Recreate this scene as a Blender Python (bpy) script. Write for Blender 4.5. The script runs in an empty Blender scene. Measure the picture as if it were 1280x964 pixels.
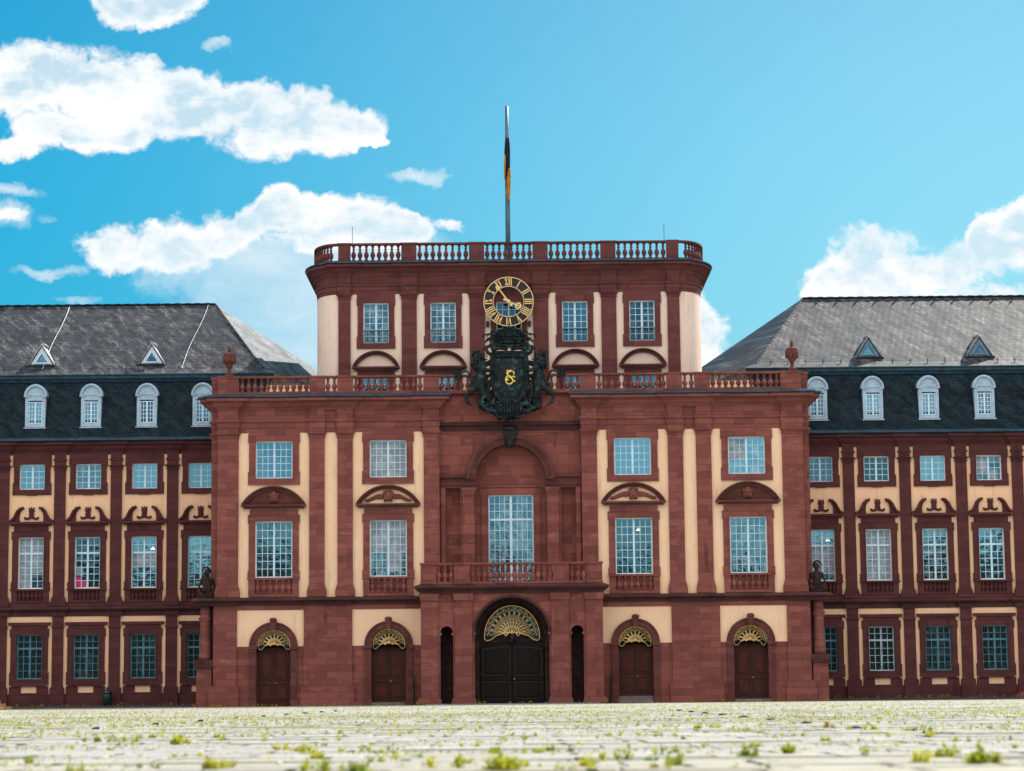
import bpy, bmesh, math, random
from mathutils import Vector
random.seed(7)
S = bpy.context.scene
COL = S.collection
PI = math.pi
SUN_AZ, SUN_EL = math.radians(38), math.radians(44)   # azimuth from +Y towards +X

# ------------------------------------------------------------------ materials
def mat(name):
    m = bpy.data.materials.new(name); m.use_nodes = True
    nt = m.node_tree; b = nt.nodes['Principled BSDF']
    return m, nt, b
class NT:
    def __init__(s, nt): s.nt = nt
    def n(s, t, **k):
        x = s.nt.nodes.new(t)
        for a, v in k.items(): setattr(x, a, v)
        return x
    def l(s, a, b): s.nt.links.new(a, b)
    def math(s, op, a, b=None, c=None, clamp=False):
        x = s.n('ShaderNodeMath', operation=op); x.use_clamp = clamp
        for i, v in enumerate((a, b, c)):
            if v is None: continue
            if isinstance(v, (int, float)): x.inputs[i].default_value = v
            else: s.l(v, x.inputs[i])
        return x.outputs[0]
    def noise(s, vec, scale, detail=4, rough=.55, dist=0):
        x = s.n('ShaderNodeTexNoise'); x.inputs['Scale'].default_value = scale
        x.inputs['Detail'].default_value = detail; x.inputs['Roughness'].default_value = rough
        x.inputs['Distortion'].default_value = dist
        if vec is not None: s.l(vec, x.inputs['Vector'])
        return x.outputs['Fac']
    def mapping(s, vec, scale=(1, 1, 1), loc=(0, 0, 0)):
        x = s.n('ShaderNodeMapping'); x.inputs['Scale'].default_value = scale; x.inputs['Location'].default_value = loc
        s.l(vec, x.inputs['Vector']); return x.outputs[0]
    def mix(s, f, a, b, mode='MIX'):
        x = s.n('ShaderNodeMix', data_type='RGBA', blend_type=mode)
        for i, v in ((0, f), (6, a), (7, b)):
            if isinstance(v, (int, float)): x.inputs[i].default_value = v
            elif isinstance(v, tuple): x.inputs[i].default_value = (*v, 1) if len(v) == 3 else v
            else: s.l(v, x.inputs[i])
        return x.outputs[2]
    def ramp(s, f, pts):
        x = s.n('ShaderNodeMapRange'); x.interpolation_type = 'SMOOTHSTEP'
        x.inputs['From Min'].default_value = pts[0]; x.inputs['From Max'].default_value = pts[1]
        x.inputs['To Min'].default_value = pts[2]; x.inputs['To Max'].default_value = pts[3]
        s.l(f, x.inputs['Value']); return x.outputs[0]
    def pos(s): return s.n('ShaderNodeNewGeometry').outputs['Position']
    def wallvec(s):          # (x+y, z, 0): course mapping for upright walls
        sp = s.n('ShaderNodeSeparateXYZ'); s.l(s.pos(), sp.inputs[0])
        c = s.n('ShaderNodeCombineXYZ'); s.l(s.math('ADD', sp.outputs[0], sp.outputs[1]), c.inputs[0]); s.l(sp.outputs[2], c.inputs[1])
        return c.outputs[0]
    def bump(s, h, strength, dist, bsdf):
        x = s.n('ShaderNodeBump'); x.inputs['Strength'].default_value = strength; x.inputs['Distance'].default_value = dist
        s.l(h, x.inputs['Height']); s.l(x.outputs[0], bsdf.inputs['Normal'])

def stone_mat(name, c1, c2, c3, bw=1.25, bh=.42, joint=.35, stain=.55, stain_col=None):
    m, nt, b = mat(name); N = NT(nt)
    v = N.wallvec()
    br = N.n('ShaderNodeTexBrick'); br.inputs['Scale'].default_value = 1
    br.inputs['Brick Width'].default_value = bw; br.inputs['Row Height'].default_value = bh
    br.inputs['Mortar Size'].default_value = .016; br.inputs['Mortar Smooth'].default_value = .4; br.inputs['Bias'].default_value = 0
    br.inputs['Color1'].default_value = (0, 0, 0, 1); br.inputs['Color2'].default_value = (1, 1, 1, 1); br.inputs['Mortar'].default_value = (.5, .5, .5, 1)
    N.l(v, br.inputs['Vector'])
    p = N.pos()
    t = N.mix(N.ramp(br.outputs['Color'], (0, 1, 0, 1)), c1, c2)
    t = N.mix(N.ramp(N.noise(N.mapping(p, (.9, .9, 2.2)), 1.1, 5, .65), (.52, .74, 0, .6)), t, c3)
    t = N.mix(N.ramp(N.noise(N.mapping(p, (1, 1, 9)), 5, 5, .7), (.35, .8, 0, .35)), t, tuple(x * 1.5 for x in c2))
    st = N.noise(N.mapping(p, (1.6, 1.6, .22), (3, 1, 7)), 1.0, 6, .7)
    t = N.mix(N.ramp(st, (.57, .76, 0, stain)), t, stain_col or tuple(x * .38 for x in c1))
    t = N.mix(N.math('MULTIPLY', br.outputs['Fac'], joint), t, tuple(x * .45 for x in c1))
    N.l(t, b.inputs['Base Color']); b.inputs['Roughness'].default_value = .9; b.inputs['Specular IOR Level'].default_value = .25
    h = N.math('ADD', N.math('MULTIPLY', br.outputs['Fac'], -1.2), N.noise(p, 14, 5, .6))
    N.bump(h, .35, .02, b)
    return m
def plain(name, col, rough=.6, metal=0, var=.25, scale=3, spec=.4, bump=0):
    m, nt, b = mat(name); N = NT(nt); p = N.pos()
    t = N.mix(N.ramp(N.noise(p, scale, 5, .65), (.35, .7, 0, 1)), tuple(x * (1 - var) for x in col), tuple(min(1, x * (1 + var * .5)) for x in col))
    N.l(t, b.inputs['Base Color']); b.inputs['Roughness'].default_value = rough; b.inputs['Metallic'].default_value = metal
    b.inputs['Specular IOR Level'].default_value = spec
    if bump: N.bump(N.noise(p, scale * 6, 4), bump, .02, b)
    return m
def plaster_mat(name, col):
    m, nt, b = mat(name); N = NT(nt); p = N.pos()
    t = N.mix(N.ramp(N.noise(p, .55, 6, .7), (.4, .68, 0, .45)), col, tuple(c * f for c, f in zip(col, (.93, .82, .72))))
    st = N.noise(N.mapping(p, (2.4, 2.4, .3)), 1.2, 6, .7)
    t = N.mix(N.ramp(st, (.52, .76, 0, .6)), t, tuple(c * .55 for c in col))
    N.l(t, b.inputs['Base Color']); b.inputs['Roughness'].default_value = .92; b.inputs['Specular IOR Level'].default_value = .15
    N.bump(N.noise(p, 25, 4), .15, .01, b)
    return m
def slate_mat(name, c1, c2, c3, rough=.42, row=.17, light=.5, spec=.42):
    m, nt, b = mat(name); N = NT(nt)
    sp = N.n('ShaderNodeSeparateXYZ'); p = N.pos(); N.l(p, sp.inputs[0])
    c = N.n('ShaderNodeCombineXYZ'); N.l(N.math('ADD', sp.outputs[0], N.math('MULTIPLY', sp.outputs[1], .35)), c.inputs[0]); N.l(sp.outputs[2], c.inputs[1])
    wob = N.n('ShaderNodeVectorMath', operation='ADD'); N.l(c.outputs[0], wob.inputs[0])
    w2 = N.n('ShaderNodeCombineXYZ'); N.l(N.math('MULTIPLY', N.noise(p, 1.1, 4), .22), w2.inputs[1]); N.l(w2.outputs[0], wob.inputs[1])
    br = N.n('ShaderNodeTexBrick'); br.inputs['Scale'].default_value = 1
    br.inputs['Brick Width'].default_value = .42; br.inputs['Row Height'].default_value = row
    br.inputs['Mortar Size'].default_value = .016; br.inputs['Mortar Smooth'].default_value = .6; br.inputs['Bias'].default_value = 0
    br.inputs['Color1'].default_value = (0, 0, 0, 1); br.inputs['Color2'].default_value = (1, 1, 1, 1); br.inputs['Mortar'].default_value = (0, 0, 0, 1)
    N.l(wob.outputs[0], br.inputs['Vector'])
    t = N.mix(br.outputs['Color'], c1, c2)
    dg = N.n('ShaderNodeCombineXYZ'); xs = N.math('ADD', sp.outputs[0], N.math('MULTIPLY', sp.outputs[2], 1.1)); N.l(xs, dg.inputs[0])
    N.l(N.math('MULTIPLY', N.math('SUBTRACT', sp.outputs[0], sp.outputs[2]), .28), dg.inputs[1])
    streak = N.noise(dg.outputs[0], 1.5, 7, .78)
    t = N.mix(N.ramp(streak, (.50, .64, 0, light)), t, c3); t = N.mix(N.ramp(streak, (.36, .49, .7, 0)), t, tuple(x * .4 for x in c1))
    t = N.mix(N.math('MULTIPLY', br.outputs['Fac'], .9), t, tuple(x * .2 for x in c1))
    N.l(t, b.inputs['Base Color'])
    N.l(N.ramp(streak, (.35, .66, rough + .22, rough - .04)), b.inputs['Roughness']); b.inputs['Specular IOR Level'].default_value = spec
    fr = N.math('FRACT', N.math('DIVIDE', sp.outputs[2], row))
    h = N.math('ADD', N.math('ADD', N.math('MULTIPLY', fr, -.7), N.math('MULTIPLY', br.outputs['Color'], .35)), N.math('MULTIPLY', br.outputs['Fac'], -1))
    N.bump(h, .35, .03, b)
    return m
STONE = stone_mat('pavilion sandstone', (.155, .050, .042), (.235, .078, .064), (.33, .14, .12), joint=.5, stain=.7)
STONE_C = stone_mat('portal sandstone', (.145, .045, .038), (.245, .080, .064), (.37, .165, .138), bw=1.5, bh=.62, joint=.5, stain=.75)
STONE_D = stone_mat('weathered and shaded sandstone', (.045, .020, .019), (.085, .034, .031), (.10, .05, .045), joint=.2, stain=.95, stain_col=(.008, .009, .010))  # dark moulding stains; edge shade is put into the colour too
STONE_M = stone_mat('stained and shaded sandstone', (.085, .030, .027), (.14, .048, .042), (.17, .075, .066), joint=.3, stain=.9, stain_col=(.012, .011, .012))  # stained mouldings, darker still with edge shading put into the colour
STONE_T = stone_mat('tower sandstone', (.10, .034, .033), (.145, .048, .045), (.17, .075, .072))
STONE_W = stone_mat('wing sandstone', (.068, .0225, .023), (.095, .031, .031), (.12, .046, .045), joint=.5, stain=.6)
PLAST = plaster_mat('cream plaster', (.93, .66, .44))
PLAST_T = plaster_mat('pale tower plaster', (.86, .69, .58))
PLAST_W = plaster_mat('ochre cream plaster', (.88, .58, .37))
SLATE = slate_mat('slate roof', (.020, .026, .034), (.062, .068, .078), (.27, .25, .235), rough=.46, row=.24, light=.7, spec=.3)
SLATE_M = slate_mat('mansard slate', (.0025, .0105, .016), (.006, .024, .036), (.010, .045, .062), rough=.5, row=.2, light=.7, spec=.15)  # same slate as the roof, with the mansard's shade put into the colour
ZINC = plain('blue grey zinc', (.022, .062, .092), .4, .3, .4)
ZINC_L = plain('pale zinc trim', (.55, .58, .6), .45, .2, .3)
PAINT = plain('white window paint', (.62, .80, .93), .45, 0, .1)
PAINT_B = plain('blue grey window paint', (.13, .36, .46), .5, 0, .15)
DORM = plain('pale blue dormer paint', (.38, .53, .66), .5, 0, .15)
GOLD = plain('gilded metal', (.90, .62, .26), .38, .35, .15, 5)
GOLD_D = plain('aged gilding', (.62, .43, .17), .4, .5, .35, 6)
BLACK = plain('black enamel', (.008, .009, .012), .35)
IRON = plain('dark iron', (.02, .025, .03), .5, .3)
WOOD = plain('brown door wood', (.085, .024, .015), .6, 0, .25, 3, .15)
WOOD_D = plain('dark door wood', (.016, .009, .009), .8, 0, .2, 3, .2)
DARKSTONE = plain('dark sandstone and porch shade', (.05, .028, .025), .9, 0, .5, 4, .2, .3)  # dark statue stone; on the porch walls the tone stands for shade
URN = plain('terracotta stone', (.16, .055, .04), .85, 0, .4, 6, .2, .3)
m, nt, b = mat('green bronze patina'); N = NT(nt); p = N.pos()
t = N.mix(N.ramp(N.noise(p, 2.6, 7, .72), (.50, .72, 0, 1)), (.004, .010, .012), (.035, .16, .155))
t = N.mix(N.ramp(N.noise(p, 5, 5, .7), (.60, .76, 0, .7)), t, (.20, .46, .44))
N.l(t, b.inputs['Base Color']); b.inputs['Roughness'].default_value = .38; b.inputs['Metallic'].default_value = .45
N.bump(N.noise(p, 7, 6, .7), .9, .12, b); BRONZE = m
# window glass: dark room behind, wavy reflective pane
def glass_mat(name, room, refl, tint, curtain=.35):
    m, nt, b = mat(name); N = NT(nt); nt.nodes.remove(b); p = N.pos()
    oi = N.n('ShaderNodeObjectInfo')
    ad = N.n('ShaderNodeVectorMath', operation='ADD'); N.l(p, ad.inputs[0])
    cc = N.n('ShaderNodeCombineXYZ'); N.l(N.math('MULTIPLY', oi.outputs['Random'], 37), cc.inputs[0]); N.l(cc.outputs[0], ad.inputs[1])
    n1 = N.noise(N.mapping(ad.outputs[0], (1.3, 1, .9)), 1.6, 6, .7)
    f = N.ramp(n1, (.46, .60, 0, 1))
    rnd = N.ramp(oi.outputs['Random'], (.25, 1, 0, curtain * 1.6))
    t = N.mix(N.math('MULTIPLY', f, rnd), room, (.32, .40, .46))
    d = N.n('ShaderNodeBsdfDiffuse'); N.l(t, d.inputs[0])
    g = N.n('ShaderNodeBsdfGlossy'); g.inputs['Roughness'].default_value = .02; g.inputs[0].default_value = (*tint, 1)
    bp = N.n('ShaderNodeBump'); bp.inputs['Strength'].default_value = .06; bp.inputs['Distance'].default_value = .06
    # every pane sits at its own slight angle
    br = N.n('ShaderNodeTexVoronoi'); br.inputs['Scale'].default_value = 2.6; N.l(p, br.inputs['Vector'])
    N.l(N.math('ADD', N.noise(p, 1.7, 3), N.math('MULTIPLY', br.outputs['Distance'], .25)), bp.inputs['Height'])
    N.l(bp.outputs[0], g.inputs['Normal'])
    ms = N.n('ShaderNodeMixShader')
    N.l(N.math('ADD', refl * .45, N.math('MULTIPLY', N.math('FRACT', N.math('MULTIPLY', oi.outputs['Random'], 7.31)), refl * 1.1)), ms.inputs[0]); N.l(d.outputs[0], ms.inputs[1]); N.l(g.outputs[0], ms.inputs[2])
    N.l(ms.outputs[0], nt.nodes['Material Output'].inputs['Surface'])
    return m
GLASS = glass_mat('window glass', (.006, .024, .036), .25, (.26, .66, .88))
GLASS_G = glass_mat('ground floor glass', (.006, .014, .018), .12, (.4, .85, 1.0), .15)

# ------------------------------------------------------------------ mesh builder
class MB:
    def __init__(s): s.v = []; s.f = []; s.smooth = False
    def add(s, vs, fs):
        o = len(s.v); s.v += [tuple(v) for v in vs]; s.f += [tuple(i + o for i in f) for f in fs]
    def box(s, x0, x1, y0, y1, z0, z1):
        s.add([(x, y, z) for z in (z0, z1) for y in (y0, y1) for x in (x0, x1)],
              [(0, 1, 3, 2), (4, 6, 7, 5), (0, 4, 5, 1), (2, 3, 7, 6), (0, 2, 6, 4), (1, 5, 7, 3)])
    def prism(s, poly, y0, y1):          # poly in (x,z)
        n = len(poly)
        s.add([(x, y0, z) for x, z in poly] + [(x, y1, z) for x, z in poly],
              [tuple(range(n)), tuple(range(2 * n - 1, n - 1, -1))] + [(i, i + n, (i + 1) % n + n, (i + 1) % n) for i in range(n)])
    def zprism(s, poly, z0, z1):         # poly in (x,y)
        n = len(poly)
        s.add([(x, y, z0) for x, y in poly] + [(x, y, z1) for x, y in poly],
              [tuple(range(n)), tuple(range(2 * n - 1, n - 1, -1))] + [(i, (i + 1) % n, (i + 1) % n + n, i + n) for i in range(n)])
    def frame(s, outer, inner, y0, y1):  # loops of equal length in (x,z): ring with depth
        n = len(outer); o = outer; q = inner
        s.add([(x, y0, z) for x, z in o] + [(x, y0, z) for x, z in q] + [(x, y1, z) for x, z in o] + [(x, y1, z) for x, z in q],
              [f for i in range(n) for j in [(i + 1) % n] for f in
               ((i, j, j + n, i + n), (i + 2 * n, i + 3 * n, j + 3 * n, j + 2 * n), (i, i + 2 * n, j + 2 * n, j), (i + n, j + n, j + 3 * n, i + 3 * n))])
    def rframe(s, x0, x1, z0, z1, w, y0, y1):
        s.frame([(x0, z0), (x1, z0), (x1, z1), (x0, z1)], [(x0 + w, z0 + w), (x1 - w, z0 + w), (x1 - w, z1 - w), (x0 + w, z1 - w)], y0, y1)
    def sweep(s, path, prof, closed=False):
        n = len(path); k = len(prof); vs = []
        for i in range(n):
            def nrm(a, b):
                dx, dy = b[0] - a[0], b[1] - a[1]; L = math.hypot(dx, dy) or 1
                return (dy / L, -dx / L)
            p = path[i]
            n1 = nrm(path[i - 1], p) if (i > 0 or closed) else None
            n2 = nrm(p, path[(i + 1) % n]) if (i < n - 1 or closed) else None
            if n1 is None: n1 = n2
            if n2 is None: n2 = n1
            d = 1 + n1[0] * n2[0] + n1[1] * n2[1]; mx, my = (n1[0] + n2[0]) / d, (n1[1] + n2[1]) / d
            for o, z in prof: vs.append((p[0] + mx * o, p[1] + my * o, z))
        fs = []
        for i in range(n if closed else n - 1):
            a = i * k; c = ((i + 1) % n) * k
            for j in range(k):
                j2 = (j + 1) % k; fs.append((a + j, c + j, c + j2, a + j2))
        if not closed: fs += [tuple(range(k)), tuple(range((n - 1) * k + k - 1, (n - 1) * k - 1, -1))]
        s.add(vs, fs)
    def lathe(s, prof, cx=0, cy=0, seg=12, a0=0, a1=2 * PI, sx=1, sy=1):
        full = abs(a1 - a0 - 2 * PI) < 1e-6; k = len(prof); m_ = seg if full else seg + 1
        vs = [(cx + r * math.cos(a0 + (a1 - a0) * i / seg) * sx, cy + r * math.sin(a0 + (a1 - a0) * i / seg) * sy, z) for i in range(m_) for r, z in prof]
        fs = [(i * k + j, ((i + 1) % m_) * k + j, ((i + 1) % m_) * k + j + 1, i * k + j + 1) for i in range(seg) for j in range(k - 1)]
        if full: fs += [tuple(i * k for i in range(m_))[::-1], tuple(i * k + k - 1 for i in range(m_))]
        s.add(vs, fs)
    def arc_sweep(s, cx, cz, prof, a0=0, a1=PI, seg=24, sz=1):  # prof: (radius, y)
        k = len(prof)
        vs = [(cx + r * math.cos(a0 + (a1 - a0) * i / seg), y, cz + r * sz * math.sin(a0 + (a1 - a0) * i / seg)) for i in range(seg + 1) for r, y in prof]
        fs = [(i * k + j, (i + 1) * k + j, (i + 1) * k + (j + 1) % k, i * k + (j + 1) % k) for i in range(seg) for j in range(k)]
        fs += [tuple(range(k)), tuple(range(seg * k + k - 1, seg * k - 1, -1))]
        s.add(vs, fs)
    def tube(s, pts, r, seg=6, taper=None):
        pts = [Vector(p) for p in pts]; n = len(pts); vs = []
        for i, p in enumerate(pts):
            d = (pts[min(i + 1, n - 1)] - pts[max(i - 1, 0)]).normalized()
            u = d.cross(Vector((0, 1, .01))); u = (u if u.length > .05 else d.cross(Vector((1, 0, 0)))).normalized(); w = d.cross(u)
            rr = r if taper is None else r * (1 + (taper - 1) * i / max(1, n - 1))
            if callable(r): rr = r(i / max(1, n - 1))
            for j in range(seg):
                a = 2 * PI * j / seg; vs.append(p + (u * math.cos(a) + w * math.sin(a)) * rr)
        fs = [(i * seg + j, i * seg + (j + 1) % seg, (i + 1) * seg + (j + 1) % seg, (i + 1) * seg + j) for i in range(n - 1) for j in range(seg)]
        fs += [tuple(range(seg))[::-1], tuple(range((n - 1) * seg, n * seg))]
        s.add(vs, fs)
    def blob(s, c, r, seg=10, rings=7, rough=0, rot=0):
        vs = []; rx, ry, rz = r if isinstance(r, tuple) else (r, r, r)
        for i in range(rings + 1):
            t = PI * i / rings
            for j in range(seg):
                a = 2 * PI * j / seg; q = 1 + random.uniform(-rough, rough)
                x, y, z = rx * math.sin(t) * math.cos(a) * q, ry * math.sin(t) * math.sin(a) * q, rz * math.cos(t) * q
                x, z = x * math.cos(rot) - z * math.sin(rot), x * math.sin(rot) + z * math.cos(rot)
                vs.append((c[0] + x, c[1] + y, c[2] + z))
        fs = [(i * seg + j, (i + 1) * seg + j, (i + 1) * seg + (j + 1) % seg, i * seg + (j + 1) % seg) for i in range(rings) for j in range(seg)]
        s.add(vs, fs)
    def mirror(s, sx):
        if sx < 0: s.v = [(-x, y, z) for x, y, z in s.v]
        return s
    def mesh(s, name, material, smooth=None):
        me = bpy.data.meshes.new(name); me.from_pydata(s.v, [], s.f)
        bm = bmesh.new(); bm.from_mesh(me)
        bmesh.ops.remove_doubles(bm, verts=bm.verts, dist=1e-5)
        bmesh.ops.recalc_face_normals(bm, faces=bm.faces); bm.to_mesh(me); bm.free()
        me.materials.append(material)
        if smooth or (smooth is None and s.smooth): me.polygons.foreach_set('use_smooth', [True] * len(me.polygons))
        return me
    def build(s, name, material, parent=None, loc=(0, 0, 0), smooth=None, label=None):
        return put(name, s.mesh(name, material, smooth), parent, loc, label)
def put(name, me, parent=None, loc=(0, 0, 0), label=None, rz=0):
    o = bpy.data.objects.new(name, me); COL.objects.link(o); o.parent = parent; o.location = loc; o.rotation_euler = (0, 0, rz)
    if label: o['label'] = label
    return o
def tag(o, label, cat, group=None):
    o['label'] = label; o['category'] = cat
    if group: o['group'] = group
    return o
def thing(name, loc, label, cat, group=None):
    return tag(put(name, None, None, loc), label, cat, group)
def structure(name, mb, material, loc=(0, 0, 0)):
    o = mb.build(name, material, None, loc); o['kind'] = 'structure'; return o
def arc(cx, cz, r, a0, a1, n=20, sz=1):
    return [(cx + r * math.cos(a0 + (a1 - a0) * i / n), cz + r * sz * math.sin(a0 + (a1 - a0) * i / n)) for i in range(n + 1)]

# ------------------------------------------------------------------ reusable pieces
def window_meshes(hw, h, cols, rows, transom=None, rows_top=0, fw=.075, mull=.12, mt=.036, paint=PAINT, glass=GLASS, tag_=''):
    """frame origin at sill centre; glass 8 cm behind"""
    f = MB(); f.rframe(-hw, hw, 0, h, fw, 0, .1)
    f.box(-mull / 2, mull / 2, -.015, .09, fw, h - fw)
    zt = transom if transom else h
    if transom:
        for sx in (-1, 1): f.box(*sorted((sx * mull / 2, sx * (hw - fw))), -.012, .092, zt - .06, zt + .06)
    def grid(z0, z1, r):
        for sx in (-1, 1):
            xa, xb = mull / 2, hw - fw
            for i in range(1, cols):
                x = xa + (xb - xa) * i / cols
                f.box(sx * x - mt / 2, sx * x + mt / 2, .02, .08, z0, z1)
            for j in range(1, r):
                z = z0 + (z1 - z0) * j / r
                f.box(*sorted((sx * xa, sx * xb)), .022, .078, z - mt / 2, z + mt / 2)
    if transom: grid(fw, zt - .06, rows); grid(zt + .06, h - fw, rows_top)
    else: grid(fw, h - fw, rows)
    g = MB(); g.box(-hw + .02, hw - .02, .055, .07, .02, h - .02)
    return f.mesh('window', paint), g.mesh('glass', glass)
CURT = plain('pale curtain cloth', (.30, .38, .43), .9, 0, .35, 2.5)
LAMPG = bpy.data.materials.new('lit lamp'); LAMPG.use_nodes = True
LAMPG.node_tree.nodes['Principled BSDF'].inputs['Emission Color'].default_value = (1, .85, .6, 1); LAMPG.node_tree.nodes['Principled BSDF'].inputs['Emission Strength'].default_value = 1.2
PINK = plain('pink cloth', (.55, .03, .16), .7)
def curtain(w, xa, xb, za, zb, mtl=CURT, name='curtain'):
    a = MB(); n = max(4, int((xb - xa) / .05)); vs = []
    for i in range(n + 1):
        x = xa + (xb - xa) * i / n; vs += [(x, .046 + .005 * math.sin(i * 1.9), za + .03 * math.sin(i * .7)), (x, .046 + .005 * math.sin(i * 1.9), zb)]
    a.add(vs, [(2 * i, 2 * i + 2, 2 * i + 3, 2 * i + 1) for i in range(n)]); a.build(name, mtl, w, smooth=True)
def chandelier(w, x, z):
    a = MB()
    for dx, dz in ((0, .09), (-.09, 0), (0, -.01), (.09, 0)): a.blob((x + dx, .04, z + dz), (.035, .01, .045), 6, 5)
    a.build('chandelier', LAMPG, w)
def place_window(ms, parent, x, y, z):
    w = put('window', ms[0], parent, (x, y, z)); put('glass', ms[1], w); return w

BALUS = [(.10, 0), (.10, .05), (.065, .07), (.075, .12), (.125, .22), (.135, .29), (.10, .38), (.05, .47), (.045, .50), (.085, .53), (.085, .55), (.045, .57), (.06, .64), (.10, .72), (.10, .75)]
def baluster_mesh(h, w, material, seg=8):
    b = MB(); b.lathe([(r * w / .135, z * h / .75) for r, z in BALUS], seg=seg); b.smooth = True
    return b.mesh('baluster', material)

def surround(mb, cx, hw, z0, z1, w, ear=.07, y=-.10, ytop=None, close_bottom=True):
    """stone frame around an opening with projecting ears at the corners"""
    x0, x1 = cx - hw, cx + hw; W = w
    e = .42
    mb.box(x0 - W, x0, y, .02, z0 - (W if close_bottom else 0), z1 + W); mb.box(x1, x1 + W, y, .02, z0 - (W if close_bottom else 0), z1 + W)
    mb.box(x0, x1, y, .02, z1, z1 + W)
    if close_bottom: mb.box(x0, x1, y, .02, z0 - W, z0)
    for sx in (-1, 1):
        for za, zb in ((z1 + W - e * 1.25, z1 + W), (z0 - (W if close_bottom else 0), z0 + e)):
            mb.box(*sorted((cx + sx * (hw + W), cx + sx * (hw + W + ear))), y + .003, .02, za, zb)
    # inner fillet
    q = .07
    mb.box(x0 - q, x0, y - .035, y, z0, z1 + q); mb.box(x1, x1 + q, y - .035, y, z0, z1 + q); mb.box(x0, x1, y - .035, y, z1, z1 + q)

def pilaster(mb, x0, x1, z0, z1, d=.15, base=.75, cap=.35, y0=0):
    mb.box(x0, x1, y0 - d, y0 + .02, z0 + base, z1 - cap)
    # base: plinth, torus, fillet
    for a, b_, e in ((0, base * .55, .13), (base * .55, base * .8, .09), (base * .8, base, .045)):
        mb.box(x0 - e, x1 + e, y0 - d - e, y0 + .015, z0 + a, z0 + b_)
    for a, b_, e in ((0, .06, .05), (.10, .2, .03), (.2, .28, .09), (.28, cap, .14)):
        mb.box(x0 - e, x1 + e, y0 - d - e, y0 + .015, z1 - cap + a, z1 - cap + b_)
    mb.box(x0, x1, y0 - d, y0 + .01, z1 - cap, z1)
def seg_pediment(mb, cx, zb, hw, rise, y=-.12, th=.26, proj=.34):
    """segmental pediment: curved moulding + flat sill"""
    R = (hw * hw + rise * rise) / (2 * rise); cz = zb + rise - R; a = math.asin(hw / R)
    mb.arc_sweep(cx, cz, [(R - th, .01), (R - th, y - .08), (R - th * .62, y - .1), (R - th * .5, y - proj + .1), (R - .06, y - proj), (R, y - proj), (R, .01)], PI / 2 - a, PI / 2 + a, 20)
    mb.box(cx - hw - .02, cx + hw + .02, y - proj + .02, .012, zb - .16, zb - .04); mb.box(cx - hw + .12, cx + hw - .12, y - .16, .012, zb - .28, zb - .16)
    return R, cz, a
def mask(mb, cx, z, s=1, wings=False, y=-.13):
    mb.blob((cx, y, z), (.2 * s, .16 * s, .27 * s), 12, 9); mb.blob((cx, y - .15 * s, z - .03 * s), (.045 * s, .07 * s, .09 * s), 6, 5)
    for sx in (-1, 1):
        mb.blob((cx + sx * .08 * s, y - .13 * s, z + .07 * s), (.05 * s, .04 * s, .03 * s), 6, 4)
        mb.blob((cx + sx * .2 * s, y + .02, z + .12 * s), (.08 * s, .1 * s, .16 * s), 7, 5, .15); mb.blob((cx + sx * .17 * s, y + .02, z - .14 * s), (.07 * s, .09 * s, .16 * s), 7, 5, .15)
        if wings:
            for k in range(7):
                mb.blob((cx + sx * (.32 + .13 * k) * s, y + .06, z - .01 - .028 * k * s + .05 * math.sin(k * .8)), (.11 * s, .07, (.17 - .016 * k) * s), 7, 5, .1, sx * .5)
    mb.blob((cx, y - .12 * s, z - .14 * s), (.07 * s, .05 * s, .03 * s), 6, 4); mb.blob((cx, y, z + .25 * s), (.16 * s, .12 * s, .08 * s), 8, 5, .15)
    mb.smooth = True

# ================================================================== PAVILION
PAV = thing('palace_pavilion', (0, 146, 0), 'central red sandstone and cream palace pavilion with rounded upper storey and arched balcony portal', 'building')
BX = (14.78, 7.65)                    # bay centres
PIL = ((17.0, 18.3), (11.62, 12.57), (9.86, 10.81), (4.45, 5.42))
# --- solid body (dark inner core, set back behind all openings) and walls
def comb(x0, x1, z0, z1, holes):
    """wall polygon standing on z0 with openings that start at z0: (xa, xb, spring, arch?)"""
    p = [(x0, z0)]
    for xa, xb, zs, ar in holes:
        p.append((xa, z0))
        if ar: p += arc((xa + xb) / 2, zs, (xb - xa) / 2, PI, 0, 18)
        else: p += [(xa, zs), (xb, zs)]
        p.append((xb, z0))
    return p + [(x1, z0), (x1, z1), (x0, z1)]
def wall_with_windows(mb, x0, x1, z0, z1, holes, y0, y1):
    """grid wall; holes (xa,xb,za,zb)"""
    xs = sorted({x0, x1, *[h[0] for h in holes], *[h[1] for h in holes]}); zs = sorted({z0, z1, *[h[2] for h in holes], *[h[3] for h in holes]})
    for i in range(len(xs) - 1):
        for j in range(len(zs) - 1):
            cx, cz = (xs[i] + xs[i + 1]) / 2, (zs[j] + zs[j + 1]) / 2
            if any(h[0] < cx < h[1] and h[2] < cz < h[3] for h in holes): continue
            mb.add([(xs[i], y0, zs[j]), (xs[i + 1], y0, zs[j]), (xs[i + 1], y0, zs[j + 1]), (xs[i], y0, zs[j + 1])], [(0, 1, 2, 3)])
    for xa, xb, za, zb in holes:
        mb.add([(xa, y0, za), (xb, y0, za), (xb, y0, zb), (xa, y0, zb), (xa, y1, za), (xb, y1, za), (xb, y1, zb), (xa, y1, zb)],
               [(0, 1, 5, 4), (1, 2, 6, 5), (2, 3, 7, 6), (3, 0, 4, 7)])
core = MB()
core.box(-18.3, 18.3, 2.2, 18, .0, 19.3); core.build('rear_wall', STONE_T, PAV)
for s in (-1, 1):
    holes = []; pw = MB()
    for cx in BX:
        c = s * cx; holes += [(c - 1.15, c + 1.15, 7.93, 11.44), (c - 1.16, c + 1.16, 14.12, 16.46)]
    wall_with_windows(pw, *sorted((s * 4.45, s * 18.3)), 6.2, 17.1, holes, 0, .3)
    pw.build('plaster_wall', PLAST, PAV)
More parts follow.
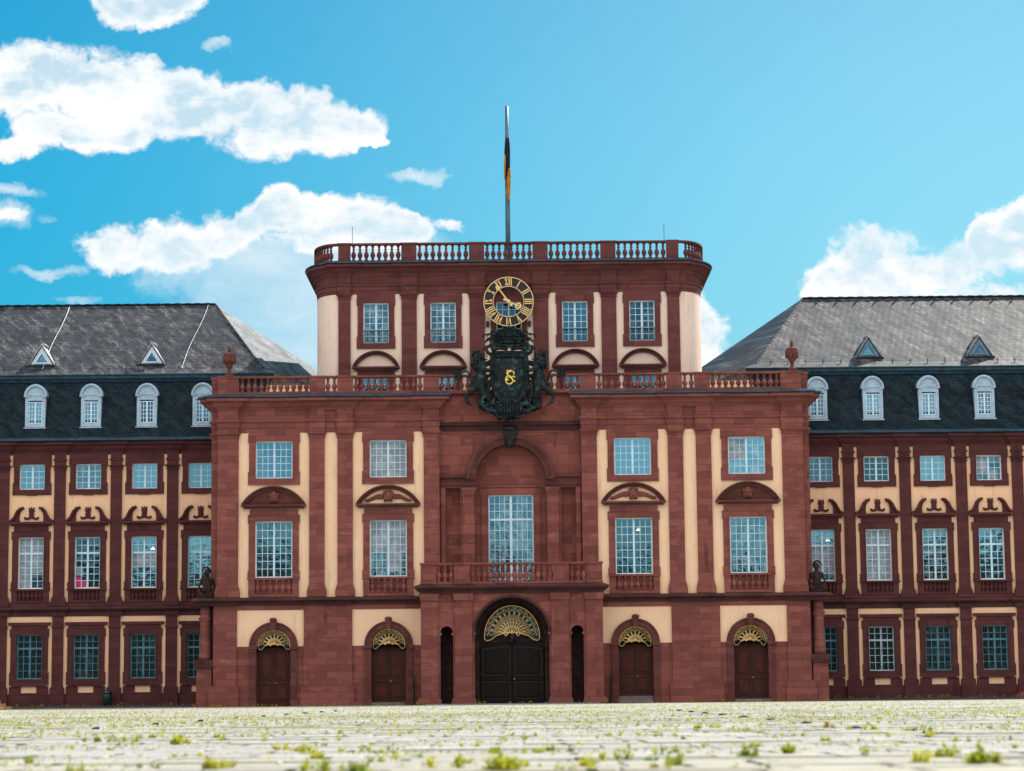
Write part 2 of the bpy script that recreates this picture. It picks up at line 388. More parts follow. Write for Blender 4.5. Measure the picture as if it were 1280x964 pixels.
sw = MB()
for s in (-1, 1):
    sw.box(*sorted((s * 18.3, s * 18.75)), .45, 18, 6.6, 18.6); sw.box(*sorted((s * 18.3, s * 18.75)), .9, 18, 0, 6.6)      # set-back corner strip and flank
    # lower stone wall with the door openings
    for (xa, xb), c in (((12.9, 17.05), BX[0]), ((5.42, 9.9), BX[1])):
        sw.prism(comb(*sorted((s * xa, s * xb)), 0, 3.68, [(s * c - 1.07, s * c + 1.07, 3.68, False)]), -.03, .9)
    sw.box(*sorted((s * 9.9, s * 12.9)), -.16, 0.3, 0, 5.93); sw.box(*sorted((s * 17.05, s * 18.5)), -.16, .3, 0, 5.93)
    sw.box(*sorted((s * 4.45, s * 18.5)), -.05, .3, 5.93, 6.25)
sw.box(-18.3, 18.3, .3, .5, 16.9, 19.2)
sw.build('stone_wall', STONE, PAV)
for s in (-1, 1):
    for (xa, xb), c in (((12.9, 17.05), BX[0]), ((5.42, 9.9), BX[1])):
        sp = MB(); xa, xb = sorted((s * xa, s * xb)); c = s * c
        sp.prism([(xa, 3.68), *arc(c, 3.68, 1.07, PI, 0, 20), (xb, 3.68), (xb, 5.93), (xa, 5.93)], 0, .9)
        sp.build('spandrel_wall', PLAST, PAV)
# --- plinth, belt course, entablature, gutter
def bays_path(inner_end, j=.16, merge=False, yend=.35):
    """plan path left half, from the far flank to the centre; jogs around pilasters"""
    pth = [(-18.75, 16), (-18.75, .45), (-18.3, .45), (-18.3, -j), (-17.0, -j), (-17.0, 0)]
    pth += [(-12.57, 0), (-12.57, -j)]
    if not merge: pth += [(-11.62, -j), (-11.62, 0), (-10.81, 0), (-10.81, -j)]
    pth += [(-9.86, -j), (-9.86, 0), (-5.42, 0), (-5.42, -j), (-4.45, -j), (-4.45, yend)]
    return pth
def both(name, material, *jobs):
    for q in (-1, 1):
        mb = MB()
        for path, prof in jobs: mb.sweep(path if q < 0 else [(-x, y) for x, y in reversed(path)], prof)
        mb.build(name, material, PAV)
for s in (-1, 1):
    P = [(9.75, 13.05), (16.9, 18.75)]
    for xa, xb in P:
        pl = MB(); x0, x1 = sorted((s * xa, s * xb)); pl.box(x0, x1, -.32, .2, 0, 1.12); pl.prism([(x0, 1.12), (x1, 1.12), (x1 - .08, 1.28), (x0 + .08, 1.28)], -.24, .2)
        pl.build('plinth', STONE, PAV)
    for xa, xb in ((13.05, 13.35), (16.2, 16.9), (9.1, 9.75), (5.42, 6.2)):
        pl = MB(); pl.box(*sorted((s * xa, s * xb)), -.12, .1, 0, .95); pl.build('plinth', STONE, PAV)
beltp = [(-19.62, .9), (-19.62, -.1), (-18.6, -.1), (-18.6, -.17), (-17.05, -.17), (-17.05, -.05), (-12.9, -.05), (-12.9, -.17), (-9.9, -.17), (-9.9, -.05), (-5.5, -.05)]
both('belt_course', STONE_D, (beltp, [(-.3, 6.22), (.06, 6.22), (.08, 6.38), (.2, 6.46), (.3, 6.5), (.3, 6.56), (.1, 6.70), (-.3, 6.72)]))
both('entablature', STONE, (bays_path(0), [(-.2, 16.98), (.02, 16.98), (.02, 17.3), (.05, 17.3), (.05, 17.6), (.12, 17.66), (.15, 17.74), (.15, 17.8), (.01, 17.84), (.01, 18.42), (-.2, 18.42)]),
  (bays_path(0, merge=True), [(-.2, 18.40), (.06, 18.40), (.1, 18.52), (.3, 18.68), (.33, 18.8), (.5, 18.9), (.68, 18.94), (.70, 19.1), (-.2, 19.12)]))
both('gutter', ZINC, (bays_path(0, merge=True, yend=.2), [(-.2, 19.125), (.74, 19.125), (.80, 19.17), (.78, 19.27), (.45, 19.36), (-.2, 19.38)]))
dk = MB(); dk.box(-18.3, 18.3, .5, 18, 19.31, 19.36); dk.build('terrace_deck', ZINC, PAV)
for s in (-1, 1): tw = MB(); tw.prism([(s * 12.4, 19.37), (s * 15.8, 19.37), (s * 15.8, 20.62), (s * 12.4, 20.62)], 4.6, 4.9); tw.build('terrace_wall', PLAST, PAV)
# --- pilasters
for s in (-1, 1):
    for i, (a, b_) in enumerate(PIL):
        mb = MB(); pilaster(mb, *sorted((s * a, s * b_)), 6.73, 17.0, d=.16, base=.72, cap=.36)
        mb.build('pilaster', STONE, PAV)
    mb = MB(); pilaster(mb, *sorted((s * 18.32, s * 18.75)), 6.73, 17.0, d=.05, base=.72, cap=.36, y0=.45); mb.build('pilaster', STONE, PAV)
# --- windows of the two upper storeys
W3 = window_meshes(1.15, 2.34, 3, 5); W2 = window_meshes(1.15, 3.51, 3, 7)
bal_s = baluster_mesh(.78, .16, STONE)
for s in (-1, 1):
    for k, cx in enumerate(BX):
        c = s * cx
        w3 = place_window(W3, PAV, c, .16, 14.12); w2 = place_window(W2, PAV, c, .16, 7.93)
        if s < 0 and k == 1: curtain(w3, -1.05, 1.05, .1, 2.2); curtain(w2, -1.05, 1.05, 1.5, 3.4); curtain(w2, -.15, .85, .3, 1.5)
        if s > 0 and k == 0: curtain(w3, -1.05, -.1, .9, 2.2)
        if s > 0 and k == 1: chandelier(w2, .3, 2.75)
        a = MB(); surround(a, c, 1.16, 14.12, 16.46, .40, .06); a.box(c - 1.6, c + 1.6, -.09, 0, 16.86, 17.0); a.build('window_surround', STONE, PAV)
        a = MB(); surround(a, c, 1.16, 7.93, 11.44, .40, .06, close_bottom=False); a.box(c - 1.5, c + 1.5, -.13, 0, 11.84, 12.16)
        a.build('window_surround', STONE, PAV)
        a = MB(); seg_pediment(a, c, 12.5, 2.0, 1.13)
        winged = k == 1
        if not winged:
            R = (2 * 2 + 1.13 ** 2) / 2.26; al = math.asin(1.85 / R)
            a.prism([(c + 1.9, 12.44), (c + 1.9, 12.55)] + arc(c, 12.5 + 1.13 - R, R - .1, PI / 2 - al, PI / 2 + al, 16) + [(c - 1.9, 12.55), (c - 1.9, 12.44)], -.05, 0)
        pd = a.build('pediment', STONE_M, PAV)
        mk = MB(); mask(mk, c, 12.93, 1.2, winged); mk.build('carved_mask', STONE, pd)
        # apron with engaged balusters under the window
        a = MB(); a.box(c - 1.62, c + 1.62, -.26, 0, 7.80, 7.925); a.box(c - 1.2, c + 1.2, -.05, 0, 6.73, 7.80)
        for q in (-1, 1): a.box(*sorted((c + q * 1.17, c + q * 1.56)), -.2, 0, 6.73, 7.80)
        a.box(c - 1.17, c + 1.17, -.2, -.05, 6.73, 6.93)
        ap = a.build('window_apron', STONE, PAV)
        for i in range(6):
            put('baluster', bal_s, ap, (c + (i - 2.5) * .39, -.14, 6.96)).scale = (1, .9, 1.06)
# --- side doors
def door(parent, c, y, hw, zs, z_low=.0, woodm=WOOD, rise=.33, name='door', side=1):
    """double leaf door, cambered top; zs = height at the jambs"""
    n = 16
    top = lambda x: zs + rise * (1 - (x / hw) ** 2)
    fr = MB(); pts = [(c - hw, z_low)] + [(c + hw, z_low)] + [(c + hw * (1 - 2 * i / n), top(hw * (1 - 2 * i / n))) for i in range(n + 1)]
    fr.prism(pts, y, y + .1)
    d = fr.build(name, woodm, parent)
    H = zs - z_low
    for sx in (-1, 1):
        lf = MB(); gv_ = MB()
        xa, xb = .05, hw - .06
        X = lambda x: c + sx * x
        def panel(x0, x1, z0, z1, tilt=0):
            o_ = .055; gv_.prism([(X(x0 - o_), z0 - o_), (X(x1 + o_), z0 - o_), (X(x1 + o_), z1 + o_ - tilt), (X(x0 - o_), z1 + o_)], y - .03, y)
            lf.prism([(X(x0), z0), (X(x1), z0), (X(x1), z1 - tilt), (X(x0), z1)], y - .06, y)
            e = .09; lf.prism([(X(x0 + e), z0 + e), (X(x1 - e), z0 + e), (X(x1 - e), z1 - e - tilt), (X(x0 + e), z1 - e)], y - .11, y - .06)
        # stiles
        lf.box(*sorted((X(0.01), X(.07))), y - .09, y, z_low, z_low + H * 1.07)
        lf.box(*sorted((X(xb - .04), X(xb + .05))), y - .09, y, z_low, z_low + H)
        lf.box(*sorted((X(.07), X(xb - .04))), y - .08, y, z_low + H * .40, z_low + H * .46)
        lf.box(*sorted((X(.07), X(xb - .04))), y - .08, y, z_low, z_low + H * .05)
        panel(xa + .13, xb - .13, z_low + H * .50, z_low + H * .99, .16)
        panel(xa + .13, xb - .13, z_low + H * .09, z_low + H * .37)
        lo_ = lf.build('door_leaf', woodm, d); gv_.build('groove_outline', BLACK, lo_)  # black outline puts the shade of the panel grooves into colour
    h = MB(); h.blob((c + .12, y - .13, z_low + H * .42), .045, 8, 6); h.blob((c + .12, y - .1, z_low + H * .42), (.03, .05, .07), 6, 5); h.build('door_handle', GOLD_D, d)
    return d
def fan(parent, c, zc, hw, h, y, dip, spokes=9, rows=3, r=.030, mtl=GOLD, glassm=GLASS_G, rich=False):
    """fan-shaped gilded grille: curved lower edge, outline, spokes and scrollwork"""
    def bottom(x):
        t = x / hw; return zc + dip * (1 - t * t) * (1 if abs(t) < 1 else 0)
    o = [(c + hw * math.cos(a), zc + .12 + (h - .12) * math.sin(a)) for a in [PI * i / 32 for i in range(33)]]
    lo = [(c - hw * 1.0, zc - .02), (c - hw * .93, zc - .14), (c - hw * .78, zc - .10)] + [(c + x, zc + dip * math.cos(x / hw * PI / 2 * 1.15) ** 1.2) for x in [hw * (-.6 + 1.2 * i / 12) for i in range(13)]] + [(c + hw * .78, zc - .10), (c + hw * .93, zc - .14), (c + hw, zc - .02)]
    loop = o + lo
    back = MB(); back.prism(loop, y + .04, y + .07)
    g = MB(); L = [(x, y, z) for x, z in loop]; g.tube(L + [L[0]], r * 1.3, 6)
    hubz = zc + dip * .75
    def P(a, t):   # point between hub and outline
        ex, ez = c + hw * math.cos(a), zc + .12 + (h - .12) * math.sin(a)
        bx, bz = c + .14 * hw * math.cos(a), hubz + .10 * hw * math.sin(a)
        return (bx + (ex - bx) * t, y, bz + (ez - bz) * t)
    n = spokes
    A = [PI * (i + .5) / n * 1.0 for i in range(n)]
    for i in range(n + 1):
        a = PI * i / n; 
        if 0 < i < n: g.tube([P(a, 0), P(a, 1)], r * .75, 5)
    for t in ((.84,) if not rich else (.86, .55)):
        g.tube([P(PI * i / 28, t) for i in range(29)], r * .6, 5)
    for a in A:
        w = PI / n * .42
        for t0, t1 in (((.18, .8),) if not rich else ((.12, .52), (.58, .84))):
            pts = [P(a, t0)] + [P(a + w * math.sin(q * PI), t0 + (t1 - t0) * q) for q in (.2, .4, .6, .8)] + [P(a, t1)]
            pts2 = [P(a, t0)] + [P(a - w * math.sin(q * PI), t0 + (t1 - t0) * q) for q in (.2, .4, .6, .8)] + [P(a, t1)]
            g.tube(pts, r * .65, 5); g.tube(pts2, r * .65, 5)
        for q in (-1, 1):
            x, _, z = P(a + q * w * .62, .92); g.blob((x, y, z), (r * 1.3, r, r * 1.3), 6, 4)
        x, _, z = P(a, .36 if not rich else .34); g.blob((x, y, z), (r * 1.5, r, r * 1.5), 6, 4)
    for sx in (-1, 1):      # hub scrolls
        g.tube([(c + sx * (.05 + .28 * hw * q), y - .01, hubz + .07 * math.sin(q * 7) * hw) for q in [i / 10 for i in range(11)]], r * 1.3, 5)
        g.blob((c + sx * hw * .16, y, hubz + .02), (r * 3, r, r * 2.4), 7, 5)
    g.blob((c, y, hubz + .08 * hw), (r * 3, r * 1.5, r * 4), 7, 5)
    f = g.build('fanlight', mtl, parent); back.build('glass', glassm, f)
    return f
for s in (-1, 1):
    for k, cx in enumerate(BX):
        c = s * cx
        a = MB()   # arch band with impost and keystone
        a.arc_sweep(c, 3.68, [(1.07, .3), (1.07, -.14), (1.14, -.17), (1.36, -.17), (1.40, -.22), (1.5, -.22), (1.5, .02)], 0, PI, 28)
        for q in (-1, 1):
            a.box(*sorted((c + q * 1.07, c + q * 1.48)), -.16, .02, .5, 3.52); a.box(*sorted((c + q * 1.04, c + q * 1.56)), -.24, .02, 3.52, 3.68)
            a.box(*sorted((c + q * 1.06, c + q * 1.54)), -.2, .02, 0, .5)
        a.prism([(c - .14, 4.7), (c + .14, 4.7), (c + .21, 5.3), (c - .21, 5.3)], -.34, .02); a.blob((c, -.28, 5.32), (.24, .14, .13), 10, 6)
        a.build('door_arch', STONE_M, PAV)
        steps = (k == 1) or s > 0
        zl = (.42 if k == 1 and s > 0 else .18) if steps else .05
        door(PAV, c, .55, 1.06, 3.28, zl, WOOD, .35)
        fan(PAV, c, 3.62, .98, 1.06, .42, .24, 8, mtl=GOLD)
        hd = MB(); hd.prism([(c - 1.07, 3.3), (c + 1.07, 3.3), (c + 1.07, 3.68)] + arc(c, 3.68, 1.07, 0, PI, 16)[1:-1] + [(c - 1.07, 3.68)], .60, .9); hd.build('door_head', WOOD_D, PAV)
        if steps:
            st = MB(); nst = 3 if zl > .3 else 1
            for i in range(nst): st.box(c - 1.05, c + 1.05, -.25 + i * .27, .9, zl / nst * i + .001 * i, zl / nst * (i + 1))
            st.build('door_steps', plain('worn grey step stone', (.20, .17, .18), .8), PAV)
# --- corner columns carrying the trophies
for s in (-1, 1):
    x = s * 19.07; yc = .42
    a = MB(); a.box(x - .47, x + .47, yc - .47, yc + .6, 0, 2.4); a.build('column_pedestal', STONE, PAV)
    a = MB(); a.box(x - .64, x + .64, yc - .62, yc + .62, 2.4, 2.55); a.box(x - .56, x + .56, yc - .55, yc + .62, 2.55, 2.9); a.build('pedestal_cap', STONE_D, PAV)
    a = MB(); a.lathe([(.48, 2.9), (.48, 3.1), (.46, 3.13), (.44, 3.6), (.39, 5.15), (.38, 5.2), (.42, 5.22), (.42, 5.28), (.44, 5.34), (.52, 5.42), (.52, 5.5), (.4, 5.56), (.4, 5.78), (.45, 5.8), (.45, 5.86), (.39, 5.9), (.39, 6.22)], x, yc, 20, sx=.8, sy=.8)
    a.build('corner_column', STONE, PAV, smooth=True)
    a = MB(); a.box(*sorted((s * 18.502, s * 18.93)), .56, 5, 1.3, 6.2); a.build('corner_shade_strip', STONE_D, PAV)  # dark strip: shade of the gap behind the column, put into its colour
# --- porch with balcony
PY = -2.2
k_ = .985
pf = MB()
holes = [(-4.38, -3.60, 4.35, True), (-2.29, 2.29, 4.22, True), (3.60, 4.38, 4.35, True)]
pf.prism(comb(-5.52, 5.52, 0, 6.75, holes), PY, PY + .8)
for s in (-1, 1): pf.box(*sorted((s * 5.0, s * 5.515)), PY + .8, .1, 0, 6.75)
pf.build('portal_wall', STONE_C, PAV)
for s in (-1, 1):
    for xa, xb in ((4.52, 5.56), (2.42, 3.48)):
        a = MB(); x0, x1 = sorted((s * xa, s * xb)); a.box(x0, x1, PY - .12, PY + .02, .3, 6.3)
        a.prism([(x0 - .02, 6.3), (x1 + .02, 6.3), (x1 + .12, 6.74), (x0 - .12, 6.74)], PY - .2, PY + .02)
        a.prism([(x0 - .24, 0), (x1 + .24, 0), (x1 + .2, .28), (x1 + .1, .42), (x0 - .1, .42), (x0 - .2, .28)], PY - .34, PY + .1)
        a.build('portal_pier', STONE, PAV)
    for xx in (s * 3.60, s * 4.38, s * 2.29):
        a = MB(); a.box(xx - .09, xx + .09, PY - .1, PY + .3, 4.2, 4.36); a.build('impost', STONE_C, PAV)
    a = MB(); a.arc_sweep(s * 3.99, 4.36, [(.39, PY - .05), (.39, PY + .2), (.5, PY + .2), (.5, PY - .05)], 0, PI, 14)
    a.build('slot_arch', STONE_C, PAV)
a = MB(); a.arc_sweep(0, 4.22, [(2.25, PY + .5), (2.25, PY - .03), (2.31, PY - .07), (2.42, PY - .05), (2.42, PY + .02)], 0, PI, 36)
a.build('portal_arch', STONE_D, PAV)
bw = MB()   # inner portal wall with deep reveals, porch shade put into its dark colour
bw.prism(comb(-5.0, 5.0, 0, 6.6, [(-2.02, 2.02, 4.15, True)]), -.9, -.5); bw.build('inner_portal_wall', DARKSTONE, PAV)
bl = MB(); bl.box(-5, 5, PY + .8, -.9, 6.4, 6.7); bl.box(-5, 5, -.5, -.45, 0, 6.5); bl.build('porch_vault', DARKSTONE, PAV)  # dark colour carries the porch shade here as well
pd = door(PAV, 0, -.62, 1.95, 3.55, .05, WOOD_D, .35)
fan(PAV, 0, 4.02, 1.70, 2.0, -.78, .36, 13, mtl=GOLD, r=.024, rich=True)
a = MB(); a.blob((0, -.9, 4.0), (.2, .14, .26), 10, 7, .15); a.build('lock_ornament', BLACK, PAV); 
bb = MB(); bp = [(-5.56, .0), (-5.56, PY - .1), (5.56, PY - .1), (5.56, .0)]
bb.sweep(bp, [(-.5, 6.75), (.05, 6.75), (.08, 6.85), (.22, 6.95), (.36, 7.05), (.4, 7.08), (.4, 7.16), (.1, 7.30), (-.5, 7.32)])
bb.box(-5.06, 5.06, PY + .38, .05, 7.05, 7.30)
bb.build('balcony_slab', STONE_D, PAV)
def balustrade(parent, peds, spans, z0, z1, y, mtl, bm, hb, pw=.36, path_y=None, panels=False, name='balustrade', zb=.12, railh=.13):
    a = MB()
    for x0, x1 in peds:
        a.box(x0, x1, y - pw / 2 - .03, y + pw / 2 + .03, z0, z1 - .1)
        a.box(x0 - .05, x1 + .05, y - pw / 2 - .09, y + pw / 2 + .09, z1 - .1, z1)
        a.box(x0 - .03, x1 + .03, y - pw / 2 - .06, y + pw / 2 + .06, z0, z0 + .14)
        if panels:
            e = .13; a.rframe(x0 + e, x1 - e, z0 + .24, z1 - .2, .035, y - pw / 2 - .055, y - pw / 2 - .03)
    for x0, x1, n in spans:
        a.box(x0, x1, y - pw / 2, y + pw / 2, z0, z0 + zb); a.box(x0, x1, y - pw / 2 - .03, y + pw / 2 + .03, z1 - railh, z1 - .012)
    o = a.build(name, mtl, parent)
    for x0, x1, n in spans:
        for i in range(n):
            put('baluster', bm, o, (x0 + (x1 - x0) * (i + .5) / n, y, z0 + zb))
    return o
balb = baluster_mesh(1.29 - .12 - .13, .17, STONE_C, 10)
balustrade(PAV, [(-5.56, -4.62), (-3.50, -2.56), (2.56, 3.50), (4.62, 5.56)], [(-4.62, -3.5, 3), (-2.56, 2.56, 14), (3.5, 4.62, 3)], 7.32, 8.61, PY, STONE, balb, 1.04, panels=True)
# --- centre recess above the balcony
a = MB()
a.prism(comb(-4.46, 4.46, 7.0, 17.1, [(-4.06, -3.15, 13.45, False), (-2.25, 2.25, 13.95, True), (3.15, 4.06, 13.45, False)]), .35, 1.35)
a.box(-4.46, 4.46, .32, .72, 17.1, 19.45)
a.build('centre_wall', STONE_C, PAV)
a = MB(); a.box(-4.46, 4.46, 1.5, 1.6, 7, 17.2); a.build('niche_back', STONE_C, PAV)
a = MB(); wall_with_windows(a, -2.25, 2.25, 7.0, 16.3, [(-1.42, 1.42, 7.05, 13.04)], 1.02, 1.3); surround_b = MB()
a.build('tympanum_wall', STONE_C, PAV)
a = MB(); surround(a, 0, 1.42, 7.1, 13.04, .42, .1, y=-.08, close_bottom=False); a.box(-1.9, 1.9, -.12, 0, 13.5, 13.62)
o = a.build('window_surround', STONE_C, PAV, (0, 1.02, 0))
WC = window_meshes(1.42, 5.99, 4, 7, transom=4.43, rows_top=3, fw=.09, mull=.16)
place_window(WC, PAV, 0, 1.12, 7.05)
a = MB(); a.arc_sweep(0, 13.95, [(2.16, 1.0), (2.16, .22), (2.24, .10), (2.40, .08), (2.42, .0), (2.56, -.02), (2.58, -.14), (2.74, -.16), (2.78, -.10), (2.78, .36)], 0, PI, 40)
for s in (-1, 1):   # side entablature blocks
    a.sweep([(-4.45, .35), (-2.2, .35)] if s < 0 else [(2.2, .35), (4.45, .35)], [(-.02, 13.42), (.1, 13.42), (.1, 13.55), (.18, 13.6), (.2, 13.7), (.06, 13.72), (.06, 13.95), (.2, 14.05), (.28, 14.1), (.28, 14.22), (.05, 14.3), (-.02, 14.3)])
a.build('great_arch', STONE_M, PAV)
for s in (-1, 1):
    a = MB(); a.box(*sorted((s * 2.28, s * 2.98)), .15, .36, 7.3, 12.95)
    for e, z0, z1 in ((.05, 12.95, 13.0), (.03, 13.1, 13.22), (.09, 13.22, 13.32), (.13, 13.32, 13.42), (.08, 7.3, 7.9)):
        a.box(*sorted((s * (2.28 - e), s * (2.98 + e))), .15 - e, .36, z0, z1)
    a.box(*sorted((s * 2.28, s * 2.98)), .15, .36, 12.95, 13.42); a.build('pilaster', STONE_C, PAV)
    a = MB(); a.rframe(*sorted((s * 3.15, s * 4.06)), 7.3, 13.45, .09, .86, .93); a.box(*sorted((s * 3.16, s * 4.05)), .93, 1.3, 7.0, 13.44); a.build('niche_panel', STONE_C, PAV)
    a = MB(); a.box(*sorted((s * 4.1, s * 4.36)), .22, .36, 7.3, 13.42); a.build('pilaster', STONE_C, PAV)
a = MB(); a.sweep([(-4.45, .32), (4.45, .32)], [(-.02, 16.98), (.04, 16.98), (.04, 17.1), (.1, 17.12), (.1, 17.26), (.24, 17.34), (.3, 17.38), (.3, 17.46), (.04, 17.56), (-.02, 17.56)])
a.build('attic_moulding', STONE_D, PAV)
for x in (-3.6, -2.4, 2.4, 3.6): a = MB(); a.box(x - .5, x + .5, .26, .33, 17.6, 19.3); a.build('attic_panel', STONE_C, PAV)
a = MB()   # keystone head
a.prism([(-.3, 15.95), (.3, 15.95), (.42, 17.2), (-.42, 17.2)], .02, .35); a.blob((0, -.05, 16.6), (.34, .3, .52), 12, 9, .06); a.blob((0, -.36, 16.55), (.08, .1, .14), 7, 5)
for s in (-1, 1):
    a.blob((s * .3, .0, 16.75), (.17, .2, .35), 8, 6, .2); a.blob((s * .12, -.3, 16.72), (.07, .05, .05), 6, 4)
a.blob((0, -.1, 17.1), (.34, .26, .2), 9, 6, .2); a.blob((0, -.18, 16.2), (.2, .18, .3), 8, 6, .2); a.smooth = True
a.build('keystone_head', BLACK if False else plain('blackened stone', (.014, .016, .016), .7, 0, .5, 6, .4, .5), PAV)
# --- parapet balustrade
bm_p = baluster_mesh(1.2 - .2 - .13, .17, STONE, 8)
y_p = .02
for s in (-1, 1):
    def ss(a_, b_): return tuple(sorted((s * a_, s * b_)))
    balustrade(PAV, [ss(17.0, 18.3)], [(*ss(12.57, 17.0), 11)], 19.36, 20.56, y_p, STONE, bm_p, 1, zb=.2)
    balustrade(PAV, [ss(11.62, 12.57), ss(9.86, 10.81)], [(*ss(10.81, 11.62), 2), (*ss(5.42, 9.86), 11)], 19.36, 20.56, y_p, STONE, bm_p, 1, zb=.2)
    a = MB(); a.box(*ss(18.3, 18.75), .3, 6, 19.38, 20.5); a.box(*ss(18.25, 18.82), .24, 6, 20.42, 20.56); a.build('parapet_return', STONE, PAV)
balustrade(PAV, [(-5.42, -4.45), (4.45, 5.42)], [(-4.45, 4.45, 22)], 19.36, 20.56, y_p + .1, STONE, bm_p, 1, zb=.2)

# ------------------------------------------------------------------ tower storey
T = 3.0
def tpath(y_back=14, o=0, n=10):
    p = [(-12.55, T + y_back), (-12.55, T + 2.7)] + [(-10.95 - 1.6 * math.cos(PI / 2 * i / n), T + 2.7 - 2.7 * math.sin(PI / 2 * i / n)) for i in range(1, n + 1)]
    return p + [(-x, y) for x, y in reversed(p)]
def ellip(i, n): a = PI / 2 * i / n; return (-10.95 - 1.6 * math.cos(a), T + 2.7 - 2.7 * math.sin(a))
a = MB(); TW = (8.56, 4.24, 0)
tholes = [(c * s - .82, c * s + .82, z0, z1) for c in TW for s in ((-1, 1) if c else (1,)) for z0, z1 in ((23.06, 25.68), (19.5, 20.9))]
wall_with_windows(a, -10.95, 10.95, 19.3, 26.4, tholes, T, T + .3)
a.build('tower_wall', PLAST_T, PAV)
a = MB()
for s in (-1, 1):
    p = [(x * -s, y) for x, y in [(-12.55, T + 24), *[ellip(i, 14) for i in range(15)]]]
    n = len(p); a.add([(x, y, 19.3) for x, y in p] + [(x, y, 26.4) for x, y in p], [(i, i + 1, i + 1 + n, i + n) for i in range(n - 1)])
a.add([(-12.55, T + 24, 19.3), (12.55, T + 24, 19.3), (12.55, T + 24, 26.4), (-12.55, T + 24, 26.4)], [(0, 1, 2, 3)])
a.build('rounded_corner_wall', PLAST_T, PAV, smooth=False)
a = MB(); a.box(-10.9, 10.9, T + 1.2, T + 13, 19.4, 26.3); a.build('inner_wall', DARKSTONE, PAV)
TP = ((-10.98, -10.2), (-6.91, -5.94), (-2.54, -1.56), (1.56, 2.54), (5.94, 6.91), (10.2, 10.98))
for x0, x1 in TP:
    a = MB(); pilaster(a, x0, x1, 19.3, 26.27, d=.14, base=.6, cap=.34, y0=T); a.build('pilaster', STONE_T, PAV)
def tower_path(j):
    n = 10; L = [(-12.55, T + 24)] + [ellip(i, n) for i in range(n)] + [(-10.98, T)]
    if j:
        L += [(-10.98, T - j), (-10.2, T - j), (-10.2, T), (-6.91, T), (-6.91, T - j), (-5.94, T - j), (-5.94, T), (-2.54, T), (-2.54, T - j), (-1.56, T - j), (-1.56, T)]
    return L + [(-x, y) for x, y in reversed(L)]
a = MB(); a.sweep(tower_path(.14), [(-.2, 26.25), (.02, 26.25), (.02, 26.5), (.05, 26.5), (.05, 26.72), (.13, 26.78), (.15, 26.86), (.15, 26.9), (.01, 26.94), (.01, 27.45), (-.2, 27.45)])
a.sweep(tower_path(.1), [(-.2, 27.43), (.06, 27.43), (.12, 27.58), (.32, 27.74), (.36, 27.84), (.52, 27.92), (.7, 27.96), (.72, 28.1), (-.2, 28.12)])
a.build('tower_entablature', STONE_T, PAV)
a = MB(); a.sweep(tower_path(.1), [(-.2, 28.125), (.76, 28.125), (.82, 28.17), (.8, 28.24), (.45, 28.33), (-.2, 28.34)]); a.build('tower_gutter', ZINC, PAV)
a = MB(); tp = tower_path(0); a.add([(x, y, 28.30) for x, y in tp], [tuple(range(len(tp)))]); a.build('tower_roof', ZINC, PAV)
WT = window_meshes(.82, 2.62, 2, 6, mull=.13); WTL = window_meshes(.82, 1.4, 2, 3, mull=.13)
for c in (-8.56, -4.24, 0, 4.24, 8.56):
    w = place_window(WT, PAV, c, T + .16, 23.06)
    place_window(WTL, PAV, c, T + .16, 19.5)
    a = MB(); surround(a, c, .82, 23.06, 25.68, .36, .06); a.box(c - 1.22, c + 1.22, -.09, 0, 26.04, 26.27); a.build('window_surround', STONE_T, PAV, (0, T, 0))
    a = MB(); a.box(c - .8, c + .8, -.03, 0, 23.86, 23.91); a.box(c - .8, c + .8, -.03, 0, 23.12, 23.15)
    for i in range(9): a.box(c - .76 + i * .19 - .011, c - .76 + i * .19 + .011, -.025, -.005, 23.12, 23.88)
    a.build('window_railing', IRON, PAV, (0, T, 0))
    if c:
        a = MB(); seg_pediment(a, c, 21.55, 1.5, .98, th=.24, proj=.3); a.build('pediment', STONE_M, PAV, (0, T, 0))
    a = MB(); surround(a, c, .82, 19.5, 20.9, .34, .04, close_bottom=False); a.build('window_surround', STONE_T, PAV, (0, T, 0))
bm_t = baluster_mesh(1.24 - .1 - .12, .165, STONE_T, 8)
TPX = [(x0 - .0, x1 + .0) for x0, x1 in TP]
for i in range(5):
    balustrade(PAV, [TPX[i]] if i < 5 else [], [(TPX[i][1], TPX[i + 1][0], 8)], 28.34, 29.58, T - .02, STONE_T, bm_t, 1, zb=.1, railh=.12, name='tower_balustrade')
for s in (-1, 1):      # curved corners and flanks
    a = MB(); pth = [(x, y) for x, y in [(-12.57, T + 13)] + [ellip(i, 10) for i in range(11)]]
    if s > 0: pth = [(-x, y) for x, y in reversed(pth)]
    a.sweep(pth, [(-.2, 28.34), (.18, 28.34), (.18, 28.44), (-.2, 28.44)]); a.sweep(pth, [(-.21, 29.45), (.21, 29.45), (.21, 29.57), (-.21, 29.57)])
    pe = [ellip(0, 10), ellip(10, 10)]
    x, y = pe[0]; a.box(*sorted((-s * (x - .22), -s * (x + .22))), y - .1, y + .7, 28.34, 29.55)
    if s > 0: a.box(*[v + 0 for v in (10.2, 10.98)], T - .23, T + .19, 28.34, 29.6)
    o = a.build('tower_balustrade', STONE_T, PAV)
    for i in range(8):
        x, y = ellip(i + .9, 10); put('baluster', bm_t, o, (-s * x, y, 28.44))
    for i in range(6): put('baluster', bm_t, o, (s * 12.57, T + 3.9 + i * .55, 28.44))

